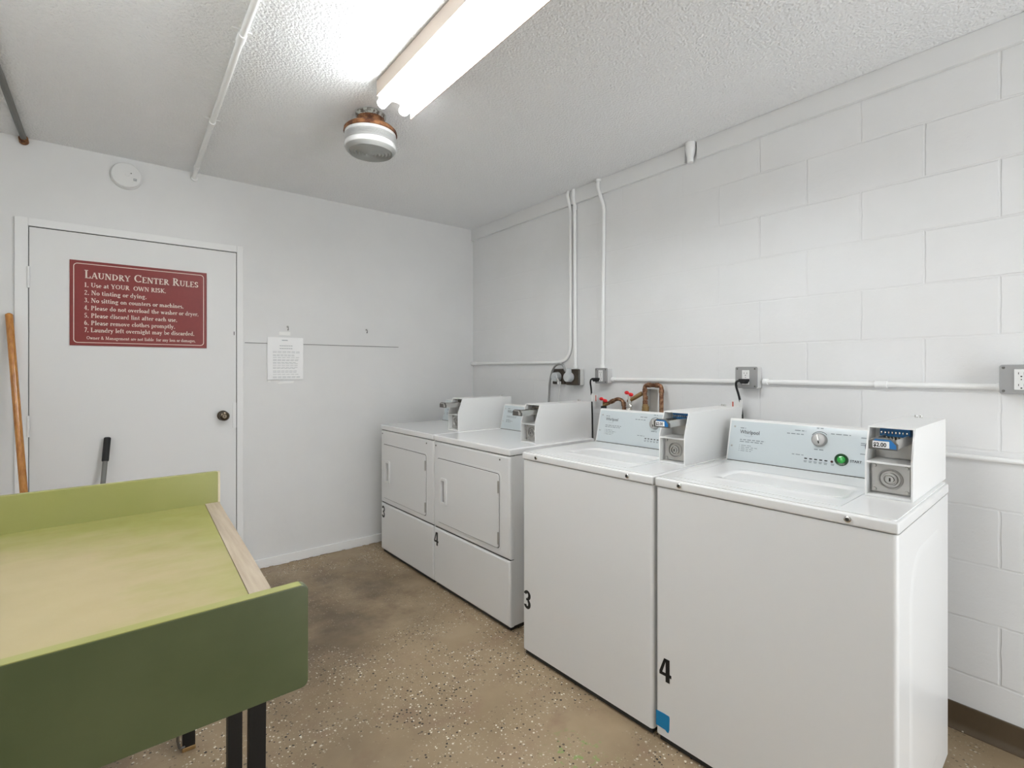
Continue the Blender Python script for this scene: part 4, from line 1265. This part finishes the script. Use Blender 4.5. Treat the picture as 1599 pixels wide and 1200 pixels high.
# brown dryer outlets
def brown_outlet(ya, yb, za, zb, d0, label, deep):
    yc, zc_ = (ya + yb) / 2, (za + zb) / 2
    o = empty('dryer_outlet', (0, yc, zc_), 0, label, 'outlet', 'brown dryer outlets')
    hy, hz = abs(ya - yb) / 2, abs(za - zb) / 2
    if deep:
        MB().box(-d0 + .012, -.0005, -hy, hy, -hz, hz, .008, 3).build('box', 'box_side', o)
        MB().prism(rrect(-hy + .003, hy - .003, -hz + .002, hz - .002, .008), -d0 - .012, -d0 + .013, 'yz', .004).build('cover', 'brown_plastic', o)
        MB().box(-d0 - .004, -d0 + .003, -hy - .0005, -hy + .004, -hz * .85, hz * .85, .001).build('cover_rim', 'dark_steel', o)
    else:
        MB().box(-d0, -.0005, -hy, hy, -hz, hz, .006, 3).build('cover', 'brown_plastic', o)
    MB().lathe([(0, -.004), (.034, -.004), (.036, 0)], (-d0 - (.012 if deep else 0), 0, 0), 'x', 28).build('receptacle', 'brown_plastic', o)
brown_outlet(-1.016, -1.128, 1.288, 1.184, .030, 'flat brown dryer outlet, the one nearer the corner', False)
brown_outlet(-1.178, -1.290, 1.288, 1.180, .052, 'deep brown dryer outlet in a white box at the foot of the straight conduit', True)
# dryer plugs and cords
def cord(machine, pts, r, material, label, smooth=.02):
    inv = (Matrix.Translation(machine.location) @ Matrix.Rotation(machine.rotation_euler.z, 4, 'Z')).inverted()
    mb = MB().tube(pts, r, 10, smooth); mb.bm.transform(inv); o = mb.build('power_cord', material, machine)
    o['label'] = label
    return o, inv
o, inv = cord(d3, [(-.075, -1.100, 1.240), (-.082, -1.122, 1.222), (-.068, -1.124, 1.196), (-.050, -1.108, 1.150), (-.040, -1.085, 1.07), (-.050, -1.06, .95), (-.07, -1.0, .80)], .0055, 'cord_white', 'white power cord with a round grey plug')
mb = MB().lathe([(0, -.046), (.026, -.046), (.031, -.040), (.032, -.006), (.028, 0), (0, 0)], (-.034, -1.083, 1.2335), 'x', 24).tube([(-.066, -1.088, 1.236), (-.076, -1.108, 1.234), (-.082, -1.120, 1.222)], [.014, .010, .008], 12); mb.bm.transform(inv); mb.build('plug', 'plug_grey', o)
mb = MB().box(-.078, -.058, -1.133, -1.113, 1.183, 1.205, .003); mb.bm.transform(inv); mb.build('cord_clamp', 'plastic_white', o)
o, inv = cord(d4, [(-.112, -1.230, 1.270), (-.112, -1.205, 1.318), (-.090, -1.135, 1.322), (-.070, -1.075, 1.300), (-.055, -1.035, 1.255), (-.048, -1.008, 1.19), (-.040, -.993, 1.08), (-.045, -.985, .95), (-.06, -.98, .8)], .0075, 'cord_grey', 'thick grey power cord arching over to the side', .04)
mb = MB().lathe([(0, -.044), (.026, -.044), (.031, -.038), (.032, -.006), (.028, 0), (0, 0)], (-.0705, -1.236, 1.2345), 'x', 24)
mb.box(-.114, -.077, -1.252, -1.226, 1.222, 1.292, .008); mb.bm.transform(inv); mb.build('plug', 'plug_grey', o)
def washer_cord(machine, plug_y, plug_z, pts, tagz, tag_side):
    o, inv = cord(machine, pts, .0052, 'cord_black', 'black power cord with a white tag', .03)
    y, z = plug_y, plug_z
    mb = MB().prism([(y - .018, z + .010), (y + .018, z + .010), (y + .018, z + .002), (y + .008, z - .012), (y - .010, z - .012), (y - .018, z)], -.092, -.0585, 'yz', .003)
    mb.bm.transform(inv); mb.build('plug', 'rubber', o)
    ty, tz0, tz1, tx_ = tagz                                   # wrap-round tag
    mb = MB().cyl((tx_, ty, tz0), (tx_, ty - (.003 if tag_side > 0 else 0), tz1), .0070, n=12).box(tx_ - .002, tx_ + .001, min(ty, ty + .045 * tag_side), max(ty, ty + .045 * tag_side), tz0, tz1 - .004)
    mb.bm.transform(inv); mb.build('tag', 'tag_white', o)
    mb = MB().box(tx_ - .0028, tx_ - .0018, ty + .036 * tag_side - .003, ty + .036 * tag_side + .003, tz0 + .004, tz1 - .010)
    mb.bm.transform(inv); mb.build('tag_stripe', 'tag_red', o)
washer_cord(w3, -1.452, 1.222, [(-.080, -1.44, 1.226), (-.082, -1.420, 1.224), (-.075, -1.408, 1.205), (-.060, -1.4025, 1.16), (-.050, -1.4025, 1.0), (-.05, -1.405, .80)], (-1.4025, 1.085, 1.135, -.056), -1)
washer_cord(w4, -2.372, 1.230, [(-.082, -2.36, 1.232), (-.088, -2.342, 1.228), (-.078, -2.336, 1.205), (-.060, -2.343, 1.155), (-.050, -2.350, 1.09), (-.050, -2.356, 1.0), (-.05, -2.36, .85)], (-2.347, 1.072, 1.140, -.057), 1)

# hose valves and copper pipe
def valve_handle(x, y, z):
    mb = MB()
    mb.lathe([(0, .006), (.008, .006), (.009, -.004), (0, -.006)], (x, y, z), 'z', 16)
    for a in (20, 200):
        ca, sa = math.cos(R(a)), math.sin(R(a))
        mb.sphere((x - .004, y + .016 * ca, z + .015 * sa), .0125, 12, (.7, 1.25, .85))
    return mb
v1 = empty('hose_valve', (-.075, -1.520, 1.06), 0, 'brass hose valve with a red handle, the one nearer the black tagged cord', 'valve', 'red handled valves')
inv = Matrix.Translation((.075, 1.520, -1.06))
mb = valve_handle(-.085, -1.526, 1.102); mb.bm.transform(inv); mb.build('handle', 'valve_red', v1)
mb = MB().cyl((-.080, -1.524, 1.096), (-.076, -1.518, 1.062), .009, .008, 14).cyl((-.077, -1.519, 1.068), (-.070, -1.552, 1.084), .010, .012, 14)
mb.bm.transform(inv); mb.build('valve_body', 'brass', v1)
mb = MB().cyl((-.076, -1.518, 1.064), (-.076, -1.518, 1.046), .017, n=16, bev=.002); mb.bm.transform(inv); mb.build('hose_nut', 'rubber', v1)
mb = MB().tube([(-.070, -1.552, 1.084), (-.060, -1.612, 1.113), (-.052, -1.645, 1.102), (-.050, -1.652, 1.05), (-.05, -1.652, .90)], .0105, 14, .025)
for p, d in (((-.066, -1.575, 1.095), (.15, -.9, .42)), ((-.051, -1.648, 1.082), (0, -.1, -1)), ((-.05, -1.652, 1.052), (0, 0, 1))):
    p, d = Vector(p), Vector(d).normalized(); mb.cyl(p - d * .012, p + d * .012, .0135, n=16, bev=.001)
mb.bm.transform(inv); mb.build('copper_pipe', 'copper', v1)
v2 = empty('hose_valve', (-.075, -1.711, 1.04), 0, 'chrome hose valve with a red handle beside the tall copper loop', 'valve', 'red handled valves')
inv = Matrix.Translation((.075, 1.711, -1.04))
mb = valve_handle(-.085, -1.716, 1.146); mb.bm.transform(inv); mb.build('handle', 'valve_red', v2)
mb = MB().cyl((-.080, -1.714, 1.138), (-.076, -1.710, 1.062), .010, .012, 14).cyl((-.076, -1.710, 1.085), (-.076, -1.722, 1.07), .012, n=12).cyl((-.076, -1.709, 1.062), (-.076, -1.709, 1.040), .018, n=8, bev=.002)
mb.cyl((-.076, -1.711, 1.112), (-.076, -1.711, 1.096), .015, n=6, bev=.001)
mb.bm.transform(inv); mb.build('valve_body', 'chrome', v2)
mb = MB().tube([(-.077, -1.716, 1.108), (-.070, -1.742, 1.124), (-.060, -1.785, 1.150)], [.009, .0125, .0125], 14)
mb.bm.transform(inv); mb.build('valve_tail', 'brass', v2)
cp = empty('copper_pipe_loop', (-.050, -1.80, .90), 0, 'tall copper pipe loop standing out from the block wall behind the washers', 'pipe')
inv = Matrix.Translation((.050, 1.80, -.90))
mb = MB().tube([(-.05, -1.803, .90), (-.05, -1.796, 1.197), (-.05, -1.905, 1.197), (-.05, -1.905, .90)], .0115, 14, .022)
for p, d in (((-.05, -1.797, 1.165), (0, 0, 1)), ((-.05, -1.825, 1.197), (0, 1, 0)), ((-.05, -1.878, 1.197), (0, 1, 0)), ((-.05, -1.905, 1.165), (0, 0, 1)), ((-.05, -1.799, 1.10), (0, 0, 1)), ((-.05, -1.80, 1.125), (0, 0, 1))):
    p, d = Vector(p), Vector(d).normalized(); mb.cyl(p - d * .010, p + d * .010, .0140, n=16, bev=.001)
mb.bm.transform(inv); mb.build('pipe', 'copper', cp)
mb = MB().cyl((-.05, -1.801, 1.078), (-.05, -1.802, 1.045), .020, .018, 10, .002).cyl((-.05, -1.80, 1.09), (-.05, -1.80, 1.07), .016, n=8).cyl((-.062, -1.785, 1.055), (-.05, -1.80, 1.055), .009, n=10)
mb.bm.transform(inv); mb.build('union_nut', 'brass', cp)

# ------------------------------------------------------------------ light from outside, camera, world
W_ = bpy.data.worlds.new('World'); S.world = W_
W_.use_nodes = True
bg = W_.node_tree.nodes['Background']
bg.inputs['Color'].default_value = (.93, .97, 1., 1)
bg.inputs['Strength'].default_value = 4.3
# daylight in the open doorway
la = bpy.data.lights.new('doorway_daylight', 'AREA')
la.shape = 'RECTANGLE'; la.size = DX1 - DX0; la.size_y = DZ
la.cycles.is_portal = True
lo = bpy.data.objects.new('doorway_daylight', la); COL.objects.link(lo)
lo.location = ((DX0 + DX1) / 2, YF - .06, DZ / 2); lo.rotation_euler = (PI / 2, 0, 0)

cam = bpy.data.cameras.new('camera')
co = bpy.data.objects.new('camera', cam); COL.objects.link(co)
co.location = (-2.3639, -3.5278, 1.2848)
co.rotation_euler = (PI / 2, 0, -R(38.2744))
cam.sensor_fit = 'HORIZONTAL'; cam.sensor_width = 36.
cam.lens = 36. * 778.476 / 1599.
cam.shift_x = 0.
cam.shift_y = (577.01 - 600.) / 1599. * -1 * -1
cam.clip_start = .02
S.camera = co

vs_ = S.view_settings
S.display_settings.display_device = 'sRGB'
vs_.view_transform = 'Standard'; vs_.look = 'None'; vs_.gamma = 1.; vs_.use_curve_mapping = False
vs_.exposure = .37
S.cycles.use_denoising = True
S.cycles.max_bounces = 10; S.cycles.diffuse_bounces = 6; S.cycles.glossy_bounces = 4; S.cycles.transmission_bounces = 8
S.cycles.sample_clamp_indirect = 8.
